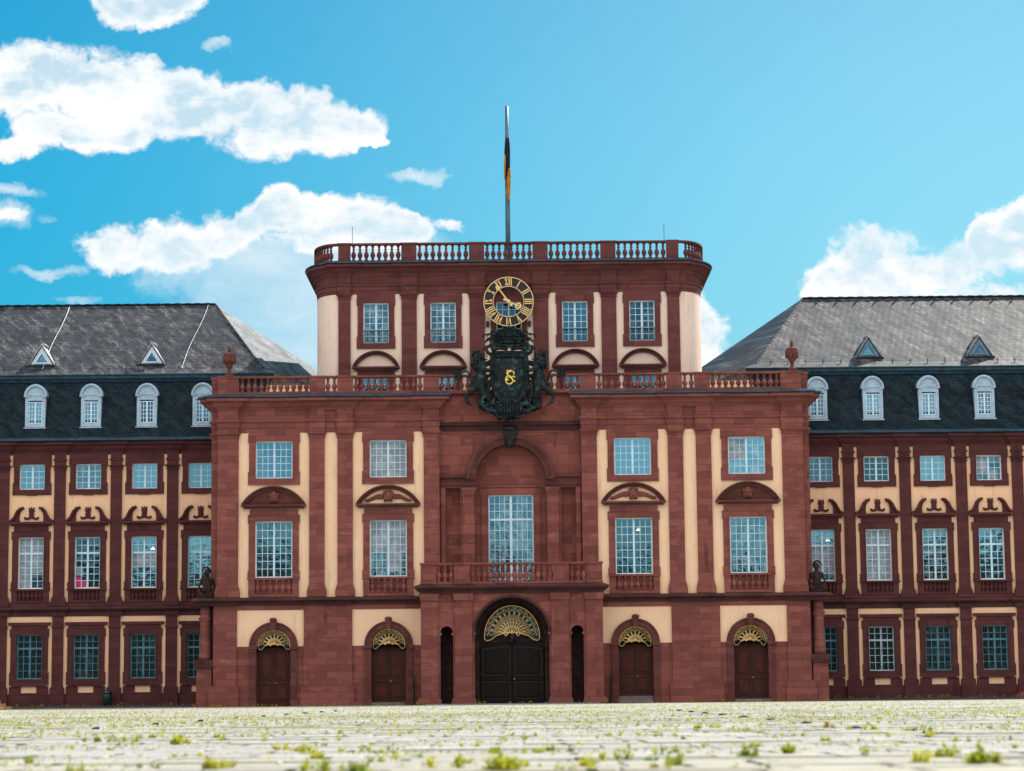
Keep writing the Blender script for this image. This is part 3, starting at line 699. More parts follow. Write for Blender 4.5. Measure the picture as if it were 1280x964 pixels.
# ================================================================== WINGS
WB = [20.02 + 3.635 * k for k in range(6)]
WW3 = window_meshes(.82, 1.63, 2, 4); WW2 = window_meshes(.82, 3.3, 2, 5, transom=2.27, rows_top=2)
WG = window_meshes(.82, 2.82, 2, 4, transom=1.95, rows_top=2, paint=PAINT_B, glass=GLASS_G)
WG2 = window_meshes(.82, 2.82, 2, 4, transom=1.95, rows_top=2, paint=PAINT, glass=GLASS_G)
WD = window_meshes(.44, 1.42, 2, 5, fw=.06, mull=.12, mt=.035)
bal_w = baluster_mesh(.62, .13, STONE_W, 6)
gr = MB()
for i in range(11): gr.box(-.80 + i * .16 - .012, -.80 + i * .16 + .012, -.012, .012, 0, 2.8)
for z in (.25, 1.3, 2.3): gr.box(-.82, .82, -.008, .02, z - .015, z + .015)
grille_me = gr.mesh('window_grille', IRON)
dr = MB()    # dormer front: frame, cheeks, arched hood (origin: front face bottom centre)
dr.rframe(-.76, .76, 0, 2.0, .24, 0, .22)
for q in (-1, 1): dr.box(*sorted((q * .72, q * .76)), .22, 1.5, .05, 1.95)
dr.prism([(-.7, 2.0)] + arc(0, 2.0, .70, PI, 0, 18, .95) + [(.7, 2.0)], .05, .3)
dr.box(-.84, .84, -.08, .3, -.07, 0); dr.box(-.86, -.52, -.1, .3, 2.0, 2.09); dr.box(.52, .86, -.1, .3, 2.0, 2.09); dr.box(-.52, .52, -.02, .3, 2.0, 2.05)
dr.prism([(-.62, 2.1), (.62, 2.1), (.58, 2.28), (-.58, 2.28)], 0, .05)
dr.v = [(x * .86, y, z) for x, y, z in dr.v]
dormer_me = dr.mesh('dormer', DORM)
dh = MB(); dh.arc_sweep(0, 2.02, [(.68, .3), (.68, -.04), (.76, -.1), (.86, -.1), (.88, .0), (.88, 1.9)], 0, PI, 18, .95); dh.v = [(x * .86, y, z) for x, y, z in dh.v]; hood_me = dh.mesh('dormer_hood', DORM, True)
td = MB()   # triangular roof dormer, origin base centre of its front
td.frame([(-.8, 0), (.8, 0), (0, 1.3)], [(-.40, .24), (.40, .24), (0, .88)], 0, .12); td.frame([(-.5, .17), (.5, .17), (0, .98)], [(-.38, .25), (.38, .25), (0, .85)], -.04, 0)
td_me = td.mesh('roof_vent', PAINT); td_me2 = td.mesh('roof_vent', plain('darker vent paint', (.13, .26, .34), .5, 0, .3))  # second mesh in a darker blue for the right wing
tg = MB(); tg.prism([(-.5, .16), (.5, .16), (0, 1.0)], .07, .09); tg_me = tg.mesh('glass', GLASS)
tr = MB()
for q in (-1, 1):
    tr.add([(q * 1.02, -.12, -.1), (0, -.14, 1.46), (0, 1.95, 1.46), (q * 1.25, .05, -.1)], [(0, 1, 2, 3)])
    tr.add([(q * .98, -.12, -.12), (0, -.14, 1.41), (0, 1.9, 1.41), (q * .98, .05, -.12)], [(0, 1, 2, 3)])
    tr.add([(q * .98, -.12, -.08), (0, -.14, 1.46), (0, -.14, 1.41), (q * .98, -.12, -.12)], [(0, 1, 2, 3)])
tr_me = tr.mesh('vent_roof', ZINC_L)
tb = MB(); tb.prism([(-.98, 0), (.98, 0), (.72, -.55), (-.72, -.55)], -.35, .4); tb_me = tb.mesh('vent_shadow', SLATE_M)  # dark trapezoid put in as the shadow below the vent
rt = MB(); rt.blob((0, .9, 1.5), (.22, 1.0, .1), 8, 5); rt_me = rt.mesh('ridge_cap', ZINC_L)

def wing(s):
    nm = 'left' if s < 0 else 'right'
    Wg = thing('palace_wing', (0, 151, 0), 'long %s palace wing with dark mansard roof, seen %s of the central pavilion' % (nm, nm), 'building')
    X0, X1 = 18.2, 40.6
    def ss(a_, b_): return tuple(sorted((s * a_, s * b_)))
    a = MB(); holes = [(c - .82, c + .82, z0, z1) for c in WB for z0, z1 in ((1.86, 4.68), (7.63, 10.93), (14.02, 15.65))]
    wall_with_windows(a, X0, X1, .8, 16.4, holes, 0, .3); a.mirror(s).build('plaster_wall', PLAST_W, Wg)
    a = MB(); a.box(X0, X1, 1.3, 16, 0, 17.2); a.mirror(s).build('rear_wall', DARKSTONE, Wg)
    a = MB(); a.box(X0, X1, -.12, .1, 0, .84); a.prism([(X0, .84), (X1, .84), (X1, .92), (X0, .92)], -.08, .1)
    for c in WB:
        a.box(c + 1.82 - .48, c + 1.82 + .48, -.3, -.12, 0, .9)
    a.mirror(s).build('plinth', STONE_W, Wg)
    pil = [c + 1.8175 for c in WB]
    # belt
    P = [(X0, 0)]
    for p in pil: P += [(p - .46, 0), (p - .46, -.16), (p + .46, -.16), (p + .46, 0)]
    P.append((X1, 0))
    if s < 0: P = [(-x, y) for x, y in reversed(P)]
    a = MB(); a.sweep(P, [(-.02, 5.84), (.05, 5.84), (.05, 6.1), (.16, 6.18), (.26, 6.24), (.3, 6.28), (.3, 6.36), (.08, 6.46), (-.02, 6.48)])
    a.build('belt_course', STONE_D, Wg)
    a = MB(); a.box(X0, X1, -.12, .01, 6.46, 6.74)
    for c in WB: a.box(c - 1.36, c + 1.36, -.17, 0, 5.28, 5.47)
    a.mirror(s).build('string_course', STONE_W, Wg)
    P2 = [(X0, 0)]
    for p in pil: P2 += [(p - .36, 0), (p - .36, -.14), (p + .36, -.14), (p + .36, 0)]
    P2.append((X1, 0))
    if s < 0: P2 = [(-x, y) for x, y in reversed(P2)]
    a = MB(); a.sweep(P2, [(-.02, 16.25), (.04, 16.25), (.05, 16.45), (.14, 16.52), (.28, 16.66), (.3, 16.78), (.44, 16.86), (.5, 16.88), (.52, 17.03), (-.02, 17.05)])
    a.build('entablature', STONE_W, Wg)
    P3 = [(X0, 0), (X1, 0)] if s > 0 else [(-X1, 0), (-X0, 0)]
    a = MB(); a.sweep(P3, [(-.02, 17.055), (.66, 17.055), (.78, 17.12), (.76, 17.24), (.3, 17.38), (-.1, 17.4)]); a.build('gutter', ZINC, Wg)
    for p in pil:
        a = MB(); x0, x1 = p - .36, p + .36
        pilaster(a, x0, x1, 6.5, 15.5, d=.15, base=.62, cap=.24)
        # capital block under the entablature
        for e, z0, z1 in ((.0, 15.5, 15.86), (.07, 15.86, 15.98), (.0, 15.98, 16.3)): a.box(x0 - e, x1 + e, -.17 - e, .01, z0, z1)
        a.mirror(s).build('pilaster', STONE_W, Wg)
        a = MB(); a.box(x0, x1, -.13, .01, 1.35, 5.84)
        for e, z0, z1 in ((.1, .9, 1.28), (.05, 1.28, 1.35), (.05, 5.1, 5.2)): a.box(x0 - e, x1 + e, -.13 - e, .008, z0, z1)
        a.mirror(s).build('pilaster', STONE_W, Wg)
    for i, c in enumerate(WB):
        x = s * c
        w3 = place_window(WW3, Wg, x, .16, 14.02); w2 = place_window(WW2, Wg, x, .16, 7.63)
        if s < 0 and i == 3: curtain(w2, -.75, .75, 1.0, 3.2); curtain(w2, -.75, -.1, .1, 1.0)
        if s < 0 and i == 2: curtain(w2, -.73, -.4, .1, .75, PINK, 'pink_banner'); curtain(w2, -.38, -.1, .1, .45, PINK, 'pink_banner'); curtain(w2, -.73, -.3, .8, 1.4)
        if s < 0 and i == 1: chandelier(w2, .55, 2.5); curtain(w2, -.75, .75, 1.35, 2.2)
        if s > 0 and i == 1: curtain(w2, -.75, .75, .08, 3.2)
        if s > 0 and i == 0: curtain(w2, -.75, .75, .5, 2.2); chandelier(w2, .4, 2.6)
        if s > 0 and i == 3: curtain(w3, -.75, -.05, .5, 1.5); curtain(w3, .1, .6, .1, .7)
        gw = place_window(WG2 if (s > 0 and i == 1) else WG, Wg, x, .16, 1.86); put('window_grille', grille_me, gw, (0, -.12, 0))
        a = MB(); surround(a, x, .82, 14.02, 15.65, .36, .07, y=-.09); a.box(x - 1.24, x + 1.24, -.088, .0, 16.008, 16.3); a.box(x - .35, x + .35, -.095, 0, 13.62, 13.7); a.build('window_surround', STONE_W, Wg)
        a = MB(); surround(a, x, .82, 7.63, 10.93, .38, .06, y=-.09, close_bottom=False); a.box(x - 1.1, x + 1.1, -.12, 0, 11.3, 11.66)
        a.build('window_surround', STONE_W, Wg)
        a = MB(); surround(a, x, .82, 1.86, 4.68, .38, .06, y=-.09); a.box(x - 1.15, x + 1.15, -.1, 0, 5.06, 5.28); a.box(x - 1.1, x + 1.1, -.14, 0, 1.40, 1.5)
        for q in (-1, 1): a.box(*sorted((x + q * .5, x + q * 1.25)), -.07, 0, .9, 1.40)
        a.box(x - .5, x + .5, -.07, 0, .9, .98); a.build('window_surround', STONE_W, Wg)
        # broken scroll pediment with a crowned emblem
        a = MB(); a.box(x - 1.47, x + 1.47, -.34, 0, 11.78, 11.92); a.box(x - 1.3, x + 1.3, -.2, 0, 11.66, 11.78)
        for q in (-1, 1):
            up = [(1.47, 11.92), (1.28, 11.98), (1.12, 12.12), (1.02, 12.35), (.9, 12.62), (.72, 12.82), (.5, 12.88), (.46, 12.78), (.62, 12.68), (.74, 12.5), (.78, 12.2), (.76, 11.92)]
            a.prism([(x + q * u, z) for u, z in up], -.12, 0)
            a.tube([(x + q * u, -.2, z - .03) for u, z in [(1.44, 11.98), (1.28, 12.04), (1.14, 12.17), (1.03, 12.38), (.91, 12.62), (.73, 12.81), (.5, 12.86)]], .085, 7)
        pdm = a.build('pediment', STONE_W, Wg)
        a = MB()
        for z, r, h in ((12.72, .19, .08), (12.62, .22, .09), (12.5, .17, .1), (12.38, .19, .13), (12.25, .18, .11)): a.blob((x, -.06, z), (r, .08, h), 9, 6, .05)
        a.blob((x, -.06, 12.83), (.045, .04, .07), 6, 5)
        for q in (-1, 1):
            a.tube([(x + q * .05, -.06, 12.2), (x + q * .2, -.07, 12.15), (x + q * .33, -.07, 12.12), (x + q * .42, -.07, 12.17), (x + q * .4, -.07, 12.25)], .075, 6); a.blob((x + q * .15, -.05, 12.8), (.05, .05, .07), 6, 4)
        a.build('crowned_emblem', STONE_W, pdm, smooth=True)
        a = MB(); a.box(x - 1.28, x + 1.28, -.26, 0, 7.5, 7.6); a.box(x - .84, x + .84, -.04, 0, 6.74, 7.5)
        for q in (-1, 1): a.box(*sorted((x + q * .82, x + q * 1.2)), -.17, 0, 6.74, 7.5)
        a.box(x - .82, x + .82, -.17, -.04, 6.74, 6.86); ap = a.build('window_apron', STONE_W, Wg)
        for j in range(6): put('baluster', bal_w, ap, (x + (j - 2.5) * .27, -.11, 6.88))
        if i < 6:
            d = put('dormer', dormer_me, Wg, (x, .55, 18.12)); w = put('dormer_window', WD[0], d, (0, .06, .26)); put('glass', WD[1], w)
            put('dormer_hood', hood_me, d)
    # mansard and hipped roof
    a = MB(); a.add([(X0 - 2.5, 0.0, 17.39), (X1, 0.0, 17.39), (X1, .45, 17.8), (X0 - 2.5, .45, 17.8), (X1, 1.45, 21.3), (X0 - 2.5, 1.45, 21.3)], [(0, 1, 2, 3), (3, 2, 4, 5)])
    a.mirror(s).build('mansard_roof', SLATE_M, Wg)
    PE = [(15.5, 1.4), (X1, 1.4)]
    if s < 0: PE = [(-x, y) for x, y in reversed(PE)]
    a = MB(); a.sweep(PE, [(-.1, 21.18), (.05, 21.18), (.12, 21.3), (.22, 21.4), (.24, 21.55), (.32, 21.6), (.32, 21.66), (-.1, 21.68)]); a.build('eaves_moulding', ZINC, Wg)
    e0, e1, rz, rx, yr = 1.15, 2.3, 27.75, 20.45, 10.0
    xh0, xh1 = 15.35, 16.3
    V = [(xh0, e0, 21.66), (X1, e0, 21.66), (X1, e1, 22.12), (xh1, e1, 22.12), (X1, yr, rz), (rx, yr, rz),
         (8.1, 40, 21.66), (8.1, 40.6, 22.12), (X1, 40, 22.12), (X1, 40.2, 21.66)]
    a = MB(); a.add(V, [(0, 1, 2, 3), (3, 2, 4, 5), (0, 3, 7, 6), (3, 5, 7), (7, 5, 4, 8), (6, 7, 8, 9)])
    a.mirror(s); rf = a.build('hipped_roof', SLATE, Wg)
    a = MB(); n = 58
    for i in range(n):
        x = rx + (X1 - rx) * i / n; a.box(x, x + (X1 - rx) / n * 1.001, yr - .16 - .012 * (i % 2), yr + .12, rz - .06, rz + .05 + .02 * (i % 2))
    a.mirror(s).build('ridge_tiles', SLATE_M, rf)
    a = MB(); n = 24
    for i in range(n):
        t = i / n; t2 = t + .8 / n
        P = lambda q: (xh1 + (rx - xh1) * q, e1 + (yr - e1) * q, 22.14 + (rz - 22.12) * q)
        a.tube([P(t), P(t2)], .07, 5)
    a.mirror(s).build('hip_tiles', SLATE, rf)
    for x in ((23.85, 31.2) if s > 0 else (23.75, 31.05)):
        v = put('roof_vent', td_me if s < 0 else td_me2, Wg, (s * x, 3.0, 22.5)); put('glass', tg_me, v); put('vent_roof', tr_me, v); put('vent_shadow', tb_me, v); put('ridge_cap', rt_me, v)
    # lightning conductors running down the slates
    if s < 0:
        slope = lambda y: 22.12 + (rz - 22.12) * (y - e1) / (yr - e1)
        for xt, xb in ((-30.55, -30.9), (-20.9, -21.7)):
            a = MB(); a.tube([(xt + (xb - xt) * q + .06 * math.sin(q * 7), yr - (yr - e1) * q, slope(yr - (yr - e1) * q) + .06) for q in [i / 12 for i in range(13)]], .026, 5)
            a.build('conductor_cable', ZINC_L, rf)
    a = MB()
    for k in range(14 if s > 0 else 0):
        x = 21.5 + k * 1.35; a.box(x - .015, x + .015, yr - .5, yr - .3, rz - .35, rz - .02)
    for k in range(20):
        x = 17.2 + k * 1.15; a.box(x - .02, x + .02, 1.9, 1.98, 21.9, 22.3); a.box(x - .12, x + .12, 1.93, 1.96, 22.16, 22.18)
    a.mirror(s).build('snow_guards', IRON, rf)['kind'] = 'stuff'
    return Wg
for s in (-1, 1): wing(s)

# ================================================================== ROOFTOP URNS
def urn(x, label):
    t = thing('stone_urn', (x, 146.0, 20.57), label, 'urn', 'urns on the parapet corners')
    a = MB(); a.box(-.28, .28, -.28, .28, 0, .1); a.lathe([(.24, .1), (.26, .16), (.14, .26), (.1, .4), (.14, .46), (.1, .5)], seg=16); a.build('foot', URN, t, smooth=False)
    a = MB(); a.lathe([(.1, .5), (.2, .66), (.33, .9), (.41, 1.12), (.43, 1.26), (.36, 1.32), (.40, 1.37), (.36, 1.42), (.2, 1.5), (.1, 1.54)], seg=18)
    for i in range(10):
        an = i * PI / 5; a.blob((.36 * math.cos(an), .36 * math.sin(an), 1.0), (.07, .07, .2), 6, 5)
    a.build('body', URN, t, smooth=True)
    a = MB(); a.lathe([(.1, 1.52), (.07, 1.6), (.14, 1.66), (.08, 1.72), (.13, 1.8), (.07, 1.9), (.02, 1.98)], seg=10); a.build('finial', URN, t, smooth=True)
urn(-17.62, 'red stone urn with finial on the left corner of the parapet')
urn(17.78, 'red stone urn with finial on the right corner of the parapet')

# ================================================================== TROPHY STATUES ON CORNER COLUMNS
TRS = .84
def trophy(x, s, label):
    t = thing('trophy_statue', (x, 146.4, 6.73), label, 'statue', 'armour trophies on the corner columns')
    a = MB(); a.box(-.62, .62, -.5, .5, 0, .1)
    a.lathe([(.5, .1), (.44, .3), (.33, .55), (.30, .7), (.36, .95), (.40, 1.12), (.3, 1.24), (.13, 1.3), (.11, 1.42)], seg=14, sx=1, sy=.8)
    for q in (-1, 1):
        a.blob((q * .4, 0, 1.04), (.16, .19, .2), 8, 6); a.blob((q * .52, -.05, .34), (.2, .3, .3), 8, 6, .18); a.blob((q * .36, -.28, .2), (.24, .2, .16), 8, 6, .2)
        a.tube([(q * .42, 0, .95), (q * .58, -.1, .7), (q * .5, -.3, .5)], .09, 7, .6)
    for k in range(7):
        an = PI * (k / 6) + PI; a.tube([(.4 * math.cos(an), .3 * math.sin(an), .62), (.52 * math.cos(an), .42 * math.sin(an), .3)], .07, 6, .8)
    a.tube([(-.62 * s, .1, .3), (-.95 * s, .12, .75)], .05, 6, .4); a.tube([(-.5 * s, .15, .2), (-.98 * s, .2, .3)], .14, 7, .5)
    a.v = [(x_ * TRS, y_, z_) for x_, y_, z_ in a.v]; a.build('cuirass', DARKSTONE, t, smooth=True)
    a = MB(); a.blob((0, -.02, 1.5), (.17, .2, .2), 10, 8); a.lathe([(.28, 1.52), (.26, 1.56), (.19, 1.62), (.17, 1.72), (.08, 1.82)], cx=0, cy=0, seg=12, sx=1.15)
    a.tube([(-s * .26, 0, 1.62), (-s * .16, 0, 1.84), (s * .02, 0, 1.94), (s * .2, 0, 1.9), (s * .36, 0, 1.72), (s * .34, 0, 1.6)], .07, 7, .8)
    a.v = [(x_ * TRS, y_, z_) for x_, y_, z_ in a.v]; a.build('plumed_helmet', DARKSTONE, t, smooth=True)
trophy(-18.98, -1, 'dark stone trophy with plumed helmet on the left corner column, beside the left wing')
trophy(19.02, 1, 'dark stone trophy with plumed helmet on the right corner column, beside the right wing')

# ================================================================== CLOCK
CK = thing('tower_clock', (-.02, 148.35, 25.58), 'round open clock with black numeral ring and gold Roman numerals above the coat of arms', 'clock')
RO, RI = 1.60, .98
def ringmesh(ra, rb, y0, y1, n=64):
    a = MB(); a.frame([(ra * math.cos(2 * PI * i / n), ra * math.sin(2 * PI * i / n)) for i in range(n)], [(rb * math.cos(2 * PI * i / n), rb * math.sin(2 * PI * i / n)) for i in range(n)], y0, y1); return a
ringmesh(1.56, 1.0, 0, .05).build('dial_ring', BLACK, CK)
a = ringmesh(1.61, 1.56, -.05, .06); b2 = ringmesh(1.01, .97, -.05, .06); a.add(b2.v, b2.f); a.build('gilded_rims', GOLD, CK)
ROM = ['XII', 'I', 'II', 'III', 'IIII', 'V', 'VI', 'VII', 'VIII', 'IX', 'X', 'XI']
for i, r_ in enumerate(ROM):
    a = MB(); wd = {'I': .13, 'V': .24, 'X': .24}; tot = sum(wd[c] for c in r_); x = -tot / 2
    th = -2 * PI * i / 12; r0, r1 = 1.04, 1.53
    def bar(xa, xb, w):
        pts = []
        for (px, pr) in ((xa - w, r0), (xa + w, r0), (xb + w, r1), (xb - w, r1)):
            pts.append((px * math.cos(th) - pr * math.sin(th), px * math.sin(th) + pr * math.cos(th)))
        a.prism(pts, -.035 - .002 * (xa != xb), 0)
    for c in r_:
        w = wd[c]; cx = x + w / 2
        if c == 'I': bar(cx, cx, .033)
        if c == 'V': bar(cx, cx - .075, .035); bar(cx + .01, cx + .085, .018)
        if c == 'X': bar(cx + .07, cx - .07, .035); bar(cx - .07, cx + .07, .018)
        x += w
    a.build('numeral', GOLD, CK)
def hand(ang, L, tail, tip, name):
    ca, sa = math.cos(-ang), math.sin(-ang)
    R_ = lambda x, z: (x * ca - z * sa, x * sa + z * ca)
    a = MB(); a.prism([R_(*p) for p in ((-.05, -tail), (.05, -tail), (.035, L), (-.035, L))], -.1, -.07)
    x, z = R_(0, -tail); a.blob((x, -.085, z), (.09, .03, .09), 8, 5)
    x, z = R_(0, L * .86 if tip > .15 else L * .95)
    n = 16; c = [(x + tip * math.cos(2 * PI * i / n), z + tip * math.sin(2 * PI * i / n)) for i in range(n)]; d = [(x + tip * .55 * math.cos(2 * PI * i / n), z + tip * .55 * math.sin(2 * PI * i / n)) for i in range(n)]
    a.frame(c, d, -.105, -.065)
    for k in (-1, 1):
        px, pz = R_(k * tip, L * .86); a.blob((px, -.085, pz), (.05, .025, .05), 6, 4)
    px, pz = R_(0, L * 1.02); a.blob((px, -.085, pz), (.05, .025, .09), 6, 4)
    a.build(name, GOLD, CK)
hand(math.radians(-37), 1.22, .3, .13, 'minute_hand'); hand(math.radians(115), .80, .28, .2, 'hour_hand')
a = MB(); a.blob((0, -.1, 0), (.13, .06, .13), 12, 6); a.build('hub', GOLD, CK)
a = MB()
for x in (-.06, .06): a.tube([(x, .1, -2.0), (x, .1, 1.0)], .02, 5)
a.tube([(-1.2, .12, .9), (1.2, .12, .9)], .02, 5)
for q in (-1, 1): a.tube([(q * 1.1, .05, 1.1), (q * 1.1, .75, 1.1)], .025, 5); a.tube([(q * 1.3, .05, -.9), (q * 1.3, .75, -.9)], .025, 5)
a.build('support_rods', IRON, CK)
for x, lb in ((-1.38, 'left'), (1.32, 'right')):
    a = MB(); a.box(-.09, .09, -.14, .0, -.18, .18); a.box(-.07, .07, -.17, -.14, -.12, .12)
    a.box(-.03, .03, 0, .1, -.05, .05)
    tag(a.build('wall_lamp', IRON, None, (x, 148.98, 24.22)), 'small dark wall lamp on the cream strip below the %s side of the clock' % lb, 'lamp', 'wall lamps below the clock')

# ================================================================== COAT OF ARMS
AR = thing('coat_of_arms', (0, 145.62, 17.5), 'green bronze coat of arms with crown and two lions above the arch', 'sculpture')
def Z(py): return (534 - py) * 0.0502      # drawing scale of the sculpture: metres above its foot
def XX(px): return (px - 637) * .0502
sh = MB()
# shield: domed oval cartouche, wide top, rounded foot
sh_o = [(-1.05, 4.3), (-1.12, 3.6), (-1.1, 2.8), (-1.02, 2.2), (-.85, 1.7), (-.55, 1.32), (-.2, 1.15), (0, 1.12)]
ol = sh_o + [(-x, z) for x, z in reversed(sh_o[:-1])]
def inset(L, f, c=(0, 2.7)): return [(c[0] + (x - c[0]) * f, c[1] + (z - c[1]) * f) for x, z in L]
n = len(ol); levels = [(1.0, .25), (1.0, -.2), (.97, -.3), (.9, -.3), (.86, -.2), (.8, -.27), (.5, -.40), (.2, -.46)]
vs = []; 
for f, y in levels: vs += [(x, y, z) for x, z in inset(ol, f)]
fs = [(l * n + i, l * n + (i + 1) % n, (l + 1) * n + (i + 1) % n, (l + 1) * n + i) for l in range(len(levels) - 1) for i in range(n)] + [tuple((len(levels) - 1) * n + i for i in range(n))]
sh.add(vs, fs); sh.build('shield', BRONZE, AR, smooth=False)
rm = MB(); L = [(x, -.28, z) for x, z in inset(ol, 1.03)]; rm.tube(L + [L[0]], .1, 8)
L = [(x, -.3, z) for x, z in inset(ol, .86)]; rm.tube(L + [L[0]], .05, 6)
for q in (-1, 1):      # scrolls of the frame
    rm.tube([(q * 1.1, -.25, 4.2), (q * 1.35, -.28, 4.35), (q * 1.45, -.3, 4.6), (q * 1.25, -.32, 4.75), (q * 1.05, -.3, 4.6), (q * 1.1, -.3, 4.45)], .13, 8, .6)
    rm.tube([(q * .1, -.3, 4.55), (q * .6, -.33, 4.62), (q * 1.1, -.3, 4.5)], .12, 8)
    rm.tube([(q * 1.15, -.2, 2.6), (q * 1.32, -.2, 2.2), (q * 1.45, -.2, 1.75), (q * 1.4, -.22, 1.45), (q * 1.25, -.25, 1.5), (q * 1.3, -.25, 1.75)], .15, 8, .7)
    rm.tube([(q * .9, -.2, 1.6), (q * 1.1, -.25, 1.15), (q * .8, -.3, .95), (q * .5, -.3, 1.15)], .13, 8, .7)
for i in range(60):    # worked relief: rolled leaves around the border
    k = random.randrange(n); x, z = inset(ol, random.uniform(.98, 1.1))[k]; z -= random.uniform(-.2, .2)
    rm.blob((x, -.26, z), (random.uniform(.06, .14), .12, random.uniform(.06, .16)), 6, 4, .25, random.uniform(-1, 1))
rm.build('cartouche_frame', BRONZE, AR, smooth=True)
# foliage base
fb = MB()
for i in range(80):
    t_ = random.uniform(-1, 1); x = t_ * 1.95; zl = .15 + .75 * abs(t_) ** 1.2; zt = 1.5 - .1 * abs(t_)
    z = random.uniform(zl, zt * .9); fb.blob((x, random.uniform(-.3, .1), z), (random.uniform(.1, .24), .16, random.uniform(.1, .24)), 7, 5, .25, random.uniform(-1, 1))
for i in range(9):
    x = (i - 4) * .17; fb.tube([(x, -.3, 1.2), (x * 1.05, -.46, .85), (x * .9, -.42, .45), (x * .6, -.3, .12)], .09, 7, .6)
for q in (-1, 1):
    fb.tube([(q * .5, -.2, .7), (q * 1.1, -.3, .62), (q * 1.6, -.3, .85), (q * 1.95, -.25, 1.25), (q * 1.9, -.25, 1.55)], .2, 8, .5)
    fb.tube([(q * .3, -.3, .2), (q * .75, -.35, .3), (q * .9, -.35, .6)], .12, 7, .6)
fb.build('foliage_base', BRONZE, AR, smooth=True)
# helmet-like crown
cr = MB()
cr.lathe([(.72, 4.78), (.86, 4.8), (.86, 4.95), (.78, 5.0), (.8, 5.25), (.95, 5.32), (.95, 5.42), (.82, 5.45)], seg=24, sy=.55)
cr.lathe([(.70, 5.4), (.84, 5.62), (.84, 5.85), (.66, 6.06), (.4, 6.2), (.12, 6.26)], seg=24, sy=.6)
for i in range(9):
    an = PI * i / 8 + PI; pts = []
    for q in range(7):
        t_ = q / 6 * PI / 2; pts.append((.93 * math.cos(an) * math.cos(t_), .6 * math.sin(an) * math.cos(t_) - .04, 5.55 + .72 * math.sin(t_)))
    cr.tube(pts, .05, 6)
    for q in range(5): x, y, z = pts[q]; cr.blob((x, y - .03, z), .07, 6, 4)
    cr.blob((.92 * math.cos(an), .55 * math.sin(an), 5.36), (.1, .09, .12), 6, 5)
cr.blob((0, 0, 6.32), .12, 9, 7); cr.blob((0, -.45, 5.1), (.45, .22, .16), 9, 6, .12)
cr.tube([(0, 0, 6.38), (0, 0, 6.62)], .035, 6); cr.tube([(-.08, 0, 6.53), (.08, 0, 6.53)], .035, 6)
for q in (-1, 1):
    cr.blob((q * .55, -.2, 5.1), (.2, .25, .18), 8, 5, .2); cr.blob((q * .4, -.3, 4.85), (.3, .2, .14), 8, 5, .2)
cr.v = [(x, y, 4.72 + (z - 4.78) * .80) for x, y, z in cr.v]
cr.build('crown', BRONZE, AR, smooth=True)
# plumes / branches either side of the crown
for q in (-1, 1):
    fe = MB()
    for k, (z0, L, dz) in enumerate(((5.25, 1.05, .42), (5.1, .8, .2), (4.95, .65, 0), (5.3, .8, .1), (5.45, .5, .5), (5.05, .95, -.25))):
        fe.tube([(q * .7, -.05 - .04 * k, z0 - .1), (q * (.7 + L * .45), -.1, z0 + dz + .12), (q * (.7 + L * .8), -.12, z0 + dz + .02), (q * (.7 + L), -.1, z0 + dz - .22)], .11, 6, .35)
        fe.tube([(q * (.7 + L * .5), -.1, z0 + dz + .1), (q * (.75 + L * .65), -.1, z0 + dz - .15)], .07, 6, .3)
    fe.v = [(x, y, 4.72 + (z - 4.78) * .85) for x, y, z in fe.v]; fe.build('plume', BRONZE, AR, smooth=True)
# monogram
mg = MB()
def curve(pts, r): mg.tube([(x, -.52, z) for x, z in pts], r, 7)
sc = 1.0; mz = 2.82
def sub(pts, n=6):
    out = []
    P = [pts[0]] + pts + [pts[-1]]
    for i in range(1, len(P) - 2):
        for k in range(n):
            t_ = k / n; p0, p1, p2, p3 = P[i - 1], P[i], P[i + 1], P[i + 2]
            out.append(tuple(.5 * ((2 * p1[d]) + (-p0[d] + p2[d]) * t_ + (2 * p0[d] - 5 * p1[d] + 4 * p2[d] - p3[d]) * t_ ** 2 + (-p0[d] + 3 * p1[d] - 3 * p2[d] + p3[d]) * t_ ** 3) for d in (0, 1)))
    return out + [pts[-1]]
curve(sub([(.3, mz + .22), (.33, mz + .38), (.15, mz + .46), (-.05, mz + .4), (-.14, mz + .22), (.0, mz + .05), (.2, mz - .1), (.24, mz - .3), (.08, mz - .46), (-.14, mz - .46), (-.26, mz - .3), (-.18, mz - .16), (-.06, mz - .2)]), .055)
curve(sub([(-.14, mz + .55), (-.2, mz + .3), (-.1, mz + .1), (-.22, mz - .1), (-.3, mz - .2), (-.24, mz + .05), (-.05, mz + .12), (.12, mz + .06)]), .045)
curve(sub([(-.14, mz + .55), (.02, mz + .48), (.1, mz + .58)]), .04); curve(sub([(.08, mz - .1), (.25, mz + .08), (.38, mz + .06), (.34, mz - .02)]), .04); curve(sub([(.2, mz - .32), (.36, mz - .22), (.4, mz - .34)]), .04)
mg.v = [(x * .85, y, 2.72 + (z - 2.82) * .85) for x, y, z in mg.v]; mg.build('gold_monogram', plain('bright gilding', (.95, .66, .16), .35, .3), AR, smooth=True)
